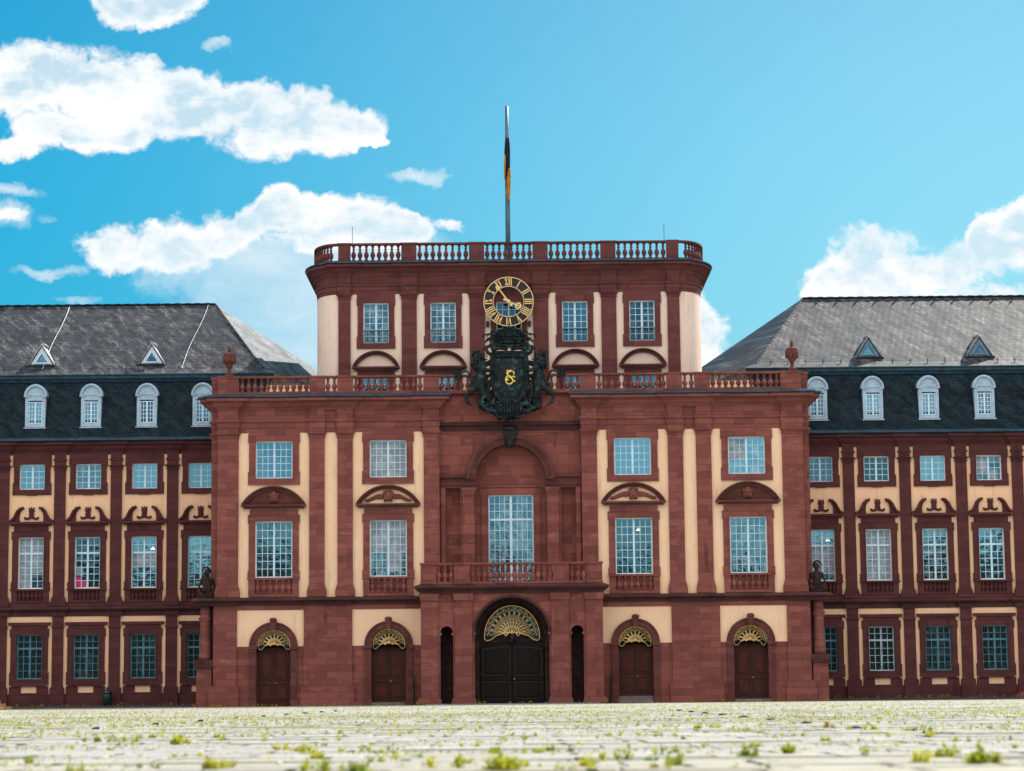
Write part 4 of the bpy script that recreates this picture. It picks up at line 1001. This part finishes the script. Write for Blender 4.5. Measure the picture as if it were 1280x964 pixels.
# lions (rearing, one body surface each, skinned skeleton)
def skin(name, verts, edges, rad, material, parent, loc=(0, 0, 0), sub_=2):
    me = bpy.data.meshes.new(name); me.from_pydata(verts, edges, []); me.materials.append(material)
    o = put(name, me, parent, loc)
    md = o.modifiers.new('skin', 'SKIN'); me.skin_vertices.new() if not me.skin_vertices else None
    for i, r in enumerate(rad): me.skin_vertices[0].data[i].radius = (r, r) if not isinstance(r, tuple) else r
    me.skin_vertices[0].data[0].use_root = True; md.use_smooth_shade = True; md.use_x_symmetry = False
    sd = o.modifiers.new('sub', 'SUBSURF'); sd.levels = sub_; sd.render_levels = sub_
    return o
def lion(q):
    # q=-1 left lion facing the shield (towards +x); drawn for the left, mirrored for the right
    Lm = lambda p: (-q * p[0] * 1.0, p[1], p[2])
    V = [(-1.62, -.15, 2.35), (-1.5, -.2, 2.95), (-1.55, -.22, 3.55), (-1.62, -.28, 4.0), (-1.5, -.38, 4.12), (-1.25, -.44, 4.05),   # hips, back, chest, neck, head, muzzle
         (-1.42, -.42, 3.5), (-1.3, -.55, 3.2), (-1.0, -.6, 3.15), (-.92, -.62, 3.2),           # near front leg
         (-1.3, -.1, 3.6), (-1.05, -.2, 3.75), (-.9, -.3, 3.7),                                  # far front leg
         (-1.85, -.35, 2.15), (-2.05, -.45, 1.95), (-2.45, -.4, 1.62), (-2.4, -.42, 1.2), (-2.22, -.55, 1.1),    # hind leg outer: thigh, knee, hock, foot
         (-1.45, -.2, 1.95), (-1.3, -.25, 1.6), (-1.5, -.2, 1.3), (-1.3, -.3, 1.15)]
    E_ = [(0, 1), (1, 2), (2, 3), (3, 4), (4, 5), (2, 6), (6, 7), (7, 8), (8, 9), (2, 10), (10, 11), (11, 12), (0, 13), (13, 14), (14, 15), (15, 16), (16, 17), (0, 18), (18, 19), (19, 20), (20, 21)]
    R_ = [.34, .3, .38, .3, .27, .15, .2, .15, .12, .15, .2, .14, .13, .3, .2, .13, .12, .14, .25, .17, .12, .13]
    sg = -1 if q < 0 else 1
    OX = .28
    V = [(x - OX + (.28 if i in (8, 9, 11, 12) else 0), y, z) for i, (x, y, z) in enumerate(V)]
    Vm = [(x if q < 0 else -x, y, z) for x, y, z in V]
    o = skin('lion', Vm, E_, R_, BRONZE, AR)
    M = lambda x: x - .28 if q < 0 else -x + .28
    mn = MB()
    for i in range(46):
        an = random.uniform(0, 2 * PI); zz = random.uniform(3.35, 4.35); rr = .34 + .06 * math.sin(zz * 9)
        x = -1.68 + rr * math.cos(an) * .9; y = -.22 + rr * math.sin(an)
        if x > -1.4 and zz > 3.9: continue
        mn.blob((M(x), y, zz), (.1, .1, .17), 6, 5, .2, random.uniform(-.5, .5))
    for e in (-.2, .15): mn.blob((M(-1.62), -.35 + e, 4.42), (.07, .05, .09), 6, 5)
    mn.build('mane', BRONZE, o, smooth=True)
    fc = MB(); fc.blob((M(-1.12), -.46, 4.08), (.06, .08, .05), 6, 5); fc.blob((M(-1.2), -.46, 3.88), (.12, .1, .05), 6, 5)
    for e in (-.16, .12): fc.blob((M(-1.36), -.42 + e, 4.26), (.05, .05, .04), 6, 5)
    for cx_, cy_, cz_ in ((-.9, -.66, 3.2), (-.86, -.32, 3.7), (-2.2, -.58, 1.06), (-1.26, -.34, 1.1)):
        for k in range(4): fc.blob((M(cx_ + .05), cy_ + (k - 1.5) * .07, cz_ - .04), (.08, .035, .05), 6, 4)
    fc.build('muzzle_and_paws', BRONZE, o, smooth=True)
    tl = MB(); tl.tube([(M(x), -.2, z) for x, z in sub([(-1.75, 2.25), (-1.95, 2.3), (-2.15, 2.6), (-2.2, 2.95), (-2.4, 3.18), (-2.7, 3.12), (-2.95, 3.05)], 5)], .085, 7, .7)
    for i in range(12): tl.blob((M(-2.98 + random.uniform(-.2, .2)), -.2, 3.0 + random.uniform(-.22, .2)), (.1, .1, .13), 6, 5, .2)
    tl.build('tail', BRONZE, o, smooth=True)
lion(-1); lion(1)

# ================================================================== FLAGPOLE AND FLAG
FP = thing('flagpole', (-.02, 155, 28.34), 'tall dark grey flagpole on the roof of the rounded tower storey', 'flagpole')
a = MB(); a.lathe([(.17, 0), (.165, 4), (.14, 8.5), (.11, 11.78), (.02, 11.8)], seg=12); a.build('pole', plain('grey blue steel', (.10, .17, .21), .45, .5, .2), FP, smooth=True)
a = MB(); a.lathe([(.3, 0), (.3, .12), (.2, .2), (.18, .4)], seg=12); a.build('base_collar', IRON, FP)
FL = thing('flag', (-.02, 154.7, 37.0), 'limp black and gold flag hanging furled against the pole', 'flag')
def cloth(pts, y0, name, material, ph):
    # vertical furled strip: list of (z, xleft, xright)
    n = 9; vs = []; 
    for z, xl, xr in pts:
        z *= .75; xl *= .8; xr *= .8
        for i in range(n):
            t_ = i / (n - 1); vs.append((xl + (xr - xl) * t_, y0 + .07 * math.sin(t_ * 9 + ph + z * .8), z))
    fs = [(r * n + i, r * n + i + 1, (r + 1) * n + i + 1, (r + 1) * n + i) for r in range(len(pts) - 1) for i in range(n - 1)]
    a = MB(); a.add(vs, fs); o = a.build(name, material, FL, smooth=True)
    md = o.modifiers.new('thickness', 'SOLIDIFY'); md.thickness = .02
FB_ = plain('black flag cloth', (.008, .012, .018), .8); FY = plain('gold flag cloth', (.55, .25, .01), .8)
cloth([(1.2, -.12, .14), (.6, -.18, .2), (-.2, -.22, .24), (-1.3, -.16, .24), (-2.0, -.18, .22), (-2.6, -.17, .0), (-3.5, -.17, -.04)], -.02, 'black_stripe', FB_, 0)
cloth([(-.5, -.24, -.12), (-1.2, -.28, -.12), (-2.0, -.3, -.16), (-2.7, -.27, -.16)], -.12, 'gold_fold', FY, 1)
cloth([(-1.7, .1, .24), (-2.2, .0, .25), (-3.0, -.08, .24), (-3.9, -.06, .22), (-4.5, .0, .16), (-4.9, .04, .08)], -.13, 'gold_fold', FY, 2)
for x, lb in ((-10.1, 'left'), (10.1, 'right')):
    a = MB(); a.tube([(0, 0, 0), (0, 0, 1.15)], .018, 5); a.blob((0, 0, 1.15), .03, 5, 4)
    a.tube([(0, 0, 0), (0, -.1, -.02)], .018, 5)
    tag(a.build('lightning_rod', IRON, None, (x, 149.3, 29.58)), 'thin lightning rod on the %s end of the upper balustrade' % lb, 'lightning rod', 'rods on the upper balustrade')

# ================================================================== GROUND
g = MB()
g.add([(-900, -700, 0), (900, -700, 0), (900, 1500, 0), (-900, 1500, 0)], [(0, 1, 2, 3)])
m, nt, b = mat('stone sett forecourt'); N = NT(nt); p = N.pos()
wv = N.n('ShaderNodeVectorMath', operation='ADD'); N.l(p, wv.inputs[0])
w3 = N.n('ShaderNodeCombineXYZ'); N.l(N.math('MULTIPLY', N.noise(p, .5, 3), .35), w3.inputs[1]); N.l(w3.outputs[0], wv.inputs[1])
br = N.n('ShaderNodeTexBrick'); br.inputs['Scale'].default_value = 1; br.inputs['Brick Width'].default_value = 1.1; br.inputs['Row Height'].default_value = .62
br.inputs['Mortar Size'].default_value = .035; br.inputs['Mortar Smooth'].default_value = .3; br.inputs['Bias'].default_value = 0
br.inputs['Color1'].default_value = (.33, .32, .29, 1); br.inputs['Color2'].default_value = (.43, .425, .405, 1); br.inputs['Mortar'].default_value = (.5, .5, .5, 1)
N.l(wv.outputs[0], br.inputs['Vector'])
t = br.outputs['Color']
t = N.mix(N.ramp(N.noise(N.mapping(p, (1, 2.2, 1)), 1.4, 6, .7), (.45, .7, 0, .6)), t, (.36, .33, .29))
t = N.mix(N.ramp(N.noise(N.mapping(p, (.05, .12, 1)), 1.0, 5, .65), (.5, .62, 0, .5)), t, (.42, .38, .22))
gap = N.math('MULTIPLY', br.outputs['Fac'], N.ramp(N.noise(N.mapping(p, (.6, .8, 1)), 1.3, 4), (.38, .56, .1, 1)))
t = N.mix(N.ramp(N.noise(N.mapping(p, (.35, .9, 1), (9, 2, 0)), 1.0, 6, .7), (.54, .70, 0, .4)), t, (.30, .29, .14))
t = N.mix(gap, t, (.07, .07, .03))
sy = N.n('ShaderNodeSeparateXYZ'); N.l(wv.outputs[0], sy.inputs[0])
fy = N.math('FRACT', N.math('DIVIDE', sy.outputs[1], 1.24)); ln = N.ramp(fy, (.0, .13, 1, 0))
t = N.mix(N.math('MULTIPLY', ln, N.ramp(N.noise(N.mapping(p, (.8, 3.5, 1), (3, 3, 0)), 1.0, 5, .7), (.44, .56, 0, .9))), t, (.045, .042, .04))
N.l(t, b.inputs['Base Color']); b.inputs['Roughness'].default_value = .85; b.inputs['Specular IOR Level'].default_value = .2
N.bump(N.math('ADD', N.math('MULTIPLY', br.outputs['Fac'], -1.), N.noise(p, 5, 5, .7)), .5, .04, b)
structure('ground', g, m)
a = MB(); a.box(-41, 41, 147.6, 151, -.2, .12); a.box(-41, 41, 147.45, 147.6, -.2, .14)
structure('pavement', a, plain('dark asphalt strip', (.06, .06, .065), .9))
# porch apron step
a = MB(); a.box(-5.2, 5.2, 142.2, 145.6, -.1, .05); structure('path', a, plain('grey apron stone', (.22, .25, .27), .85))

# weeds: loose ground cover in the joints, one object
ps = MB(); rp = random.Random(5); y = 11.2
while y < 62:
    dp = rp.choice((.62, .62, 1.24, .9)); x = -15 + rp.random()
    while x < 15:
        wx = rp.uniform(.7, 1.9); h = rp.uniform(.004, .02) if y < 40 else rp.uniform(.003, .012); t1, t2 = rp.uniform(-.006, .006), rp.uniform(-.008, .008)
        g_ = rp.uniform(.01, .035); v0 = [(x + g_, y + g_, 0), (x + wx, y + g_, 0), (x + wx, y + dp, 0), (x + g_, y + dp, 0)]
        b_ = .012; v1 = [(v0[0][0] + b_, v0[0][1] + b_), (v0[1][0] - b_, v0[1][1] + b_), (v0[2][0] - b_, v0[2][1] - b_), (v0[3][0] + b_, v0[3][1] - b_)]
        ps.add(v0 + [(*v1[0], h + t1), (*v1[1], h + t2), (*v1[2], h + t2 * .5), (*v1[3], h + t1 * .5)], [(4, 5, 6, 7), (0, 1, 5, 4), (1, 2, 6, 5), (2, 3, 7, 6), (3, 0, 4, 7)])
        x += wx
    y += dp
structure('paving', ps, m)
m, nt, b = mat('weed leaves'); N = NT(nt); p = N.pos()
t = N.mix(N.ramp(N.noise(p, 1.7, 4, .7), (.35, .62, 0, 1)), (.13, .24, .012), (.52, .50, .03))
t = N.mix(N.ramp(N.noise(p, .9, 4, .7), (.58, .68, 0, .8)), t, (.22, .11, .035))
N.l(t, b.inputs['Base Color']); b.inputs['Roughness'].default_value = .7
try: b.inputs['Transmission Weight'].default_value = 0
except Exception: pass
tr_ = N.n('ShaderNodeBsdfTranslucent'); N.l(t, tr_.inputs[0]); ms = N.n('ShaderNodeMixShader'); ms.inputs[0].default_value = .55
N.l(b.outputs[0], ms.inputs[1]); N.l(tr_.outputs[0], ms.inputs[2]); N.l(ms.outputs[0], nt.nodes['Material Output'].inputs['Surface'])
LEAF = m
wd_v, wd_f = [], []
def leaf(px, py, pz, an, up, L, w):
    dx, dy = math.cos(an), math.sin(an); c, s_ = math.cos(up), math.sin(up); o = len(wd_v)
    q = (px + dx * L * .5 * c, py + dy * L * .5 * c, pz + L * .5 * s_); e = (px + dx * L * c * 1.1, py + dy * L * c * 1.1, pz + L * s_ * .85)
    wd_v.extend([(px, py, pz), (q[0] - dy * w, q[1] + dx * w, q[2]), (q[0] + dy * w, q[1] - dx * w, q[2]), e]); wd_f.append((o, o + 2, o + 3, o + 1))
def tuft(x, y, size, n):
    for i in range(n):
        st = random.uniform(0, .75) * size; r = random.uniform(0, .35) * size; a_ = random.uniform(0, 2 * PI)
        leaf(x + r * math.cos(a_), y + r * math.sin(a_), st * random.uniform(.2, 1) if n > 12 else 0, random.uniform(0, 2 * PI), random.uniform(.15, 1.4), size * random.uniform(.35, .8), size * random.uniform(.05, .13))
rng = random.Random(11); 
def density(x, y):
    return .5 + .5 * math.sin(x * .23 + 1.7 * math.sin(y * .11)) * math.sin(y * .31 + 1.3 * math.sin(x * .17 + 2))
# field: rows on the joints
cnt = 0
while cnt < 25000:
    d = 12 * (135 / 12) ** (rng.random() ** .8); hw = d * .235
    x = rng.uniform(-hw, hw)
    if rng.random() > density(x, d) ** 1.3 + .12: continue
    cnt += 1
    y = round(d / .62) * .62 + rng.gauss(0, .03) if d < 60 else d
    sz = rng.choice((.02, .03, .035, .045, .06)) * (1 + .6 * (d > 35)) * (1 if d > 25 else .8)
    tuft(x, y, sz, 5)
for i in range(900):    # dense bands of low growth further out
    d = rng.choice((36, 38, 41, 60, 66, 30.5, 26, 47, 80)) + rng.gauss(0, .9); x = rng.uniform(-.23 * d, .23 * d)
    tuft(x, d, rng.uniform(.03, .085), 14)
for i in range(150):     # clumps near the camera
    d = rng.uniform(12.4, 26); x = rng.uniform(-.225 * d, .225 * d); s0 = rng.uniform(.02, .085)
    for k in range(rng.randint(1, 4)): tuft(x + rng.gauss(0, .09), d + rng.gauss(0, .03), s0 * rng.uniform(.6, 1.1), 26)
W_ = lambda px, d: (px - 640) / 2930 * d
for px, d, s0 in ((430, 12.9, .11), (480, 12.6, .09), (310, 13.4, .09), (318, 13.6, .08), (660, 12.6, .12), (676, 12.6, .11), (580, 13.3, .1), (610, 14.2, .08), (754, 13.2, .09), (800, 14.8, .1), (850, 12.7, .07), (945, 15, .09), (1010, 15.6, .09), (1180, 13.2, .12), (1200, 14.2, .1), (1240, 12.8, .13), (1260, 13.0, .12), (868, 13.2, .09), (420, 15.5, .08), (250, 21.5, .12), (248, 21.7, .1), (140, 23.0, .08), (640, 16.5, .07), (700, 17.5, .06), (1050, 27, .1), (900, 28, .1), (880, 27.6, .09), (500, 14.6, .06)):
    for k in range(3): tuft(W_(px, d) + rng.gauss(0, s0 * .5), d + rng.gauss(0, .04), s0 * rng.uniform(.7, 1.05), 34)
for i in range(260):    # growth along the foot of the facades
    x = rng.uniform(-38, 38); s0 = rng.uniform(.06, .25); y = (149.9 if abs(x) > 19.9 else (145.5 if abs(x) > 5.8 else 143.4)) + rng.gauss(0, .1)
    tuft(x, y, s0, 16)
    if abs(x) > 19.9: wd_v[-64:] = [(a_, b_, c_ + .12) for a_, b_, c_ in wd_v[-64:]]
for i in range(420):    # dry stalks
    d = 12.3 * (60 / 12.3) ** rng.random(); x = rng.uniform(-.23 * d, .23 * d); h = rng.uniform(.03, .12)
    for k in range(rng.randint(1, 4)): leaf(x + rng.gauss(0, .02), d + rng.gauss(0, .02), 0, rng.uniform(0, 2 * PI), rng.uniform(.7, 1.5), h * rng.uniform(.6, 1.2), .0022)
me = bpy.data.meshes.new('weeds'); me.from_pydata(wd_v, [], wd_f); me.materials.append(LEAF)
wo = put('weeds', me); wo['kind'] = 'stuff'
# loose gravel / debris
gv = MB()
for i in range(900):
    d = 12.5 * (60 / 12.5) ** rng.random(); x = rng.uniform(-.23 * d, .23 * d); r = rng.uniform(.006, .02)
    gv.blob((x, d, r * .4), (r, r, r * .6), 5, 3, .2)
o = gv.build('gravel', plain('gravel stone', (.33, .30, .27), .9, 0, .5, 20)); o['kind'] = 'stuff'

# road studs
st = MB(); st.lathe([(.085, 0), (.085, .012), (.07, .03), (.03, .042), (.002, .044)], seg=14); st.box(-.05, .05, -.088, -.06, .008, .03)
stud_me = st.mesh('road_stud', plain('dark stud metal', (.05, .06, .07), .35, .6), False)
for k in range(9):
    o = put('road_stud', stud_me, None, (-5.8, 33.7 + 5.6 * k, .002)); tag(o, 'small dark metal stud in the left row set in the forecourt paving', 'road stud', 'left row of road studs')
for k in range(8):
    o = put('road_stud', stud_me, None, (4.0 + .07 * k, 26.8 + 5.1 * k, .002)); tag(o, 'small dark metal stud in the right row set in the forecourt paving', 'road stud', 'right row of road studs')

# litter bin
B = thing('litter_bin', (-25.75, 150.2, .12), 'dark green round litter bin against the left wing', 'bin')
a = MB(); a.lathe([(.2, 0), (.27, .1), (.29, .6), (.28, .78)], seg=16); a.build('body', plain('dark green enamel', (.008, .03, .03), .35), B, smooth=True)
a = MB(); a.lathe([(.31, .78), (.31, .84), (.26, .95), (.12, 1.02), (.02, 1.03)], seg=16); a.build('lid', plain('bin lid green', (.01, .035, .036), .3), B, smooth=True)
a = MB(); a.box(-.03, .03, .27, .34, 0, 1.0); a.build('post', IRON, B)
# steps at the frame edges
SAND = plain('yellow sandstone', (.55, .33, .16), .85, 0, .2, 4); 
t = thing('stone_steps', (-29.9, 137.0, 0), 'yellow sandstone steps at the left edge of the forecourt', 'steps')
a = MB(); a.box(-2.4, .55, -.7, 1.6, 0, .17); a.build('lower_step', SAND, t); a = MB(); a.box(-2.4, .2, -.35, 1.6, .17, .34); a.build('middle_step', SAND, t); a = MB(); a.box(-2.4, -.1, 0, 1.6, .34, .52); a.build('upper_step', SAND, t)
t = thing('stone_steps', (32.6, 149.4, .12), 'red sandstone steps at the foot of the right wing', 'steps')
for i, nm_ in enumerate(('lower_step', 'middle_step', 'upper_step')):
    a = MB(); a.box(-.9 + i * .3, 2.2, -.6 + .3 * i, .8, i * .17, (i + 1) * .17 + .001); a.build(nm_, STONE, t)
# handrails beside the portal doors
for x, lb in ((-6.05, 'left'), (6.05, 'right')):
    sg = 1 if x > 0 else -1
    a = MB(); a.tube([(0, 0, 0), (0, 0, 1.5), (0, -.1, 1.62), (0, -.5, 1.45), (0, -1.2, .95), (0, -1.25, 0)], .045, 7); a.tube([(0, -.6, 0), (0, -.6, 1.38)], .03, 6)
    tag(a.build('handrail', IRON, None, (x, 145.7, 0)), 'curved dark handrail at the foot of the wall on the %s flank of the portal' % lb, 'handrail', 'handrails beside the portal')

# ================================================================== CAMERA
F = 2930.; PITCH = math.atan(390 / F)
cam = bpy.data.cameras.new('camera'); co = bpy.data.objects.new('camera', cam); COL.objects.link(co); S.camera = co
cam.sensor_width = 36; cam.lens = 36 * F / 1280; cam.clip_end = 5000; cam.clip_start = .1
co.location = (.15, 0, .4)
from mathutils import Matrix
co.rotation_euler = (Matrix.Rotation(PI / 2 + PITCH, 3, 'X') @ Matrix.Rotation(math.radians(-.57), 3, 'Z')).to_euler()
cam.dof.use_dof = True; cam.dof.focus_distance = 120; cam.dof.aperture_fstop = 3.2

# ================================================================== LIGHT
sun = bpy.data.lights.new('sun', 'SUN'); so = bpy.data.objects.new('sun', sun); COL.objects.link(so)
sun.energy = 3.1; sun.angle = math.radians(.5); sun.color = (1, .95, .89)
d = Vector((math.cos(SUN_EL) * math.sin(SUN_AZ), math.cos(SUN_EL) * math.cos(SUN_AZ), math.sin(SUN_EL)))
so.rotation_euler = d.to_track_quat('Z', 'Y').to_euler()
w = bpy.data.worlds.new('World'); S.world = w; w.use_nodes = True; nt = w.node_tree; nt.nodes.clear(); N = NT(nt)
sky = N.n('ShaderNodeTexSky', sky_type='NISHITA'); sky.sun_disc = False; sky.sun_elevation = SUN_EL; sky.sun_rotation = SUN_AZ
sky.air_density = 1.0; sky.dust_density = .4; sky.ozone_density = 3
gen = N.n('ShaderNodeTexCoord').outputs['Generated']; sx = N.n('ShaderNodeSeparateXYZ'); N.l(gen, sx.inputs[0])

base = N.mix(1.0, sky.outputs[0], (.355, .635, .565), 'MULTIPLY')
base = N.mix(1.0, base, N.mix(N.ramp(sx.outputs[2], (.0, .26, 0, 1)), (.66, .60, .66), (1.0, .97, .95)), 'MULTIPLY')
# the left of the sky is the deeper, clearer blue
az = N.ramp(sx.outputs[0], (-.27, .20, 1, 0))
base = N.mix(N.math('MULTIPLY', az, .9), base, N.mix(1.0, base, (.02, .74, .97), 'MULTIPLY'))
yc = N.math('MAXIMUM', sx.outputs[1], .05); U = N.math('DIVIDE', sx.outputs[0], yc); V_ = N.math('DIVIDE', sx.outputs[2], yc)
cu = N.n('ShaderNodeCombineXYZ'); N.l(U, cu.inputs[0]); N.l(V_, cu.inputs[1])
def W2(px, py):
    c, s_ = math.cos(math.radians(.57)), math.sin(math.radians(.57)); u = px - 640; v = 482 - py; u, v = u * c + v * s_, -u * s_ + v * c
    dy = F * math.cos(PITCH) - v * math.sin(PITCH); return u / dy, (F * math.sin(PITCH) + v * math.cos(PITCH)) / dy
wn = N.n('ShaderNodeTexNoise'); wn.inputs['Scale'].default_value = 34; wn.inputs['Detail'].default_value = 5; wn.inputs['Roughness'].default_value = .62; N.l(cu.outputs[0], wn.inputs['Vector'])
ws = N.n('ShaderNodeSeparateXYZ'); N.l(wn.outputs['Color'], ws.inputs[0])
UW = N.math('ADD', U, N.math('MULTIPLY', N.math('SUBTRACT', ws.outputs[0], .5), .030)); VW = N.math('ADD', V_, N.math('MULTIPLY', N.math('SUBTRACT', ws.outputs[1], .5), .022))
# cloud banks given as bearings and elevations: centre, half size, strength
CL = [(30, 105, 110, 52, 1), (140, 110, 110, 52, 1), (250, 140, 110, 48, 1), (350, 148, 105, 46, 1), (425, 160, 60, 32, 1), (450, 183, 42, 8, .8), (100, 160, 100, 34, 1), (20, 190, 40, 20, .7), (185, -2, 78, 38, .9),
      (150, 312, 48, 38, 1), (215, 305, 60, 38, 1), (290, 288, 66, 32, 1), (360, 268, 56, 32, 1), (420, 266, 64, 32, 1), (490, 288, 70, 28, 1), (560, 285, 52, 11, .8), (400, 295, 90, 28, .9),
      (1080, 325, 66, 46, 1), (1045, 355, 50, 36, 1), (1130, 350, 60, 40, 1), (1190, 340, 55, 44, 1), (1255, 308, 56, 58, 1), (1290, 290, 60, 55, 1), (1200, 385, 150, 40, 1), (880, 425, 32, 46, .9), (868, 400, 26, 40, .8), (12, 272, 26, 12, .6)]
VE = [(300, 325, 120, 45, 1.5), (370, 375, 105, 90, 2.2), (440, 330, 110, 60, 1.8), (350, 420, 60, 70, 1.8), (380, 445, 16, 14, 1), (520, 219, 34, 9, 1.2), (12, 272, 36, 17, 1.2), (20, 241, 50, 9, 1), (62, 339, 60, 9, .8), (95, 374, 36, 7, .8), (262, 59, 28, 7, .6), (62, 277, 18, 8, .8), (60, 345, 20, 5, .8), (1190, 350, 120, 50, 1)]
cw = N.n('ShaderNodeCombineXYZ'); N.l(UW, cw.inputs[0]); N.l(VW, cw.inputs[1])
def blobs(L):
    field = None
    for px, py, rx, ry, st_ in L:
        u0, v0 = W2(px, py); q = N.n('ShaderNodeVectorMath', operation='MULTIPLY_ADD'); N.l(cw.outputs[0], q.inputs[0])
        q.inputs[1].default_value = (F / rx, F / ry, 0); q.inputs[2].default_value = (-u0 * F / rx, -v0 * F / ry, 0)
        dt = N.n('ShaderNodeVectorMath', operation='DOT_PRODUCT'); N.l(q.outputs[0], dt.inputs[0]); N.l(q.outputs[0], dt.inputs[1])
        f_ = N.math('SUBTRACT', st_, dt.outputs['Value'])
        field = f_ if field is None else N.math('SMOOTH_MAX', field, f_, .3)
    return N.math('MAXIMUM', field, -3)
field = blobs(CL); fv = blobs(VE)
nz = N.noise(N.mapping(cu.outputs[0], (1, 1.15, 1)), 24, 8, .62)
vo = N.n('ShaderNodeTexVoronoi'); vo.feature = 'F1'; vo.normalize = True; vo.inputs['Scale'].default_value = 34; vo.inputs['Detail'].default_value = 3; vo.inputs['Roughness'].default_value = .6; vo.inputs['Lacunarity'].default_value = 2.3
N.l(cw.outputs[0], vo.inputs['Vector'])
nn = N.math('ADD', N.math('MULTIPLY', N.math('SUBTRACT', nz, .5), 2.0), N.math('MULTIPLY', N.math('SUBTRACT', .30, vo.outputs['Distance']), 3.0))
fd = N.math('ADD', field, nn)
dens = N.ramp(fd, (-.12, .50, 0, 1)); veil = N.math('MULTIPLY', N.ramp(N.math('ADD', fv, N.math('MULTIPLY', nn, 1.5)), (-.3, 1.5, 0, 1)), .8)
# cloud light: bright rims towards the sun, blue grey bellies
nzo = N.noise(N.mapping(cu.outputs[0], (1, 1.15, 1), (.0035, .006, 0)), 24, 4, .6)
low = N.noise(N.mapping(cu.outputs[0], (1, 1.9, 1), (2.3, 9, 0)), 15, 6, .6)
lit = N.math('ADD', N.math('MULTIPLY', N.math('SUBTRACT', nz, nzo), 2.6), N.ramp(low, (.42, .64, .0, 1.)))
lit = N.math('ADD', lit, N.ramp(fd, (.1, 1.0, .8, 0)), clamp=True)
ccol = N.mix(lit, (3.25, 3.95, 4.35), (4.9, 4.9, 4.9))
veil = N.math('MULTIPLY', veil, N.ramp(low, (.3, .7, .55, 1.15)))
front_sky = N.mix(veil, base, (3.4, 4.1, 4.5)); front_sky = N.mix(N.math('MULTIPLY', dens, N.ramp(lit, (0, .5, .8, 1))), front_sky, ccol)
# behind the camera: unseen bright cloud, added to light the facade, and the far tree line of the square
back = N.mix(1.0, sky.outputs[0], (.62, .72, .66), 'MULTIPLY')
cv = N.noise(N.mapping(gen, (1, 1, 2.5)), 4, 4, .6)
back = N.mix(N.math('MULTIPLY', N.ramp(cv, (.40, .60, .25, 1)), N.ramp(sx.outputs[2], (.0, .6, .28, 1))), back, (11.5, 10.2, 9.4))
tl_ = N.math('SUBTRACT', sx.outputs[2], N.math('MULTIPLY', N.noise(N.mapping(gen, (1, 1, .6)), 34, 5, .7), .11))
tre = N.mix(N.noise(gen, 90, 3), (.05, .10, .06), (.5, .7, .45))
back = N.mix(N.ramp(tl_, (-.004, .004, 1, 0)), back, tre)
fin = N.mix(N.ramp(sx.outputs[1], (-.1, .25, 0, 1)), back, front_sky)
bg = N.n('ShaderNodeBackground'); bg.inputs[1].default_value = .1; N.l(fin, bg.inputs[0]); ou = N.n('ShaderNodeOutputWorld'); N.l(bg.outputs[0], ou.inputs[0])
w.cycles.sampling_method = 'NONE'; w.cycles.sample_map_resolution = 128
S.cycles.max_bounces = 5; S.cycles.diffuse_bounces = 3; S.cycles.glossy_bounces = 2; S.cycles.caustics_reflective = False
S.view_settings.view_transform = 'Standard'; S.view_settings.look = 'None'; S.view_settings.exposure = 1.1; S.view_settings.gamma = 1; S.view_settings.use_curve_mapping = False
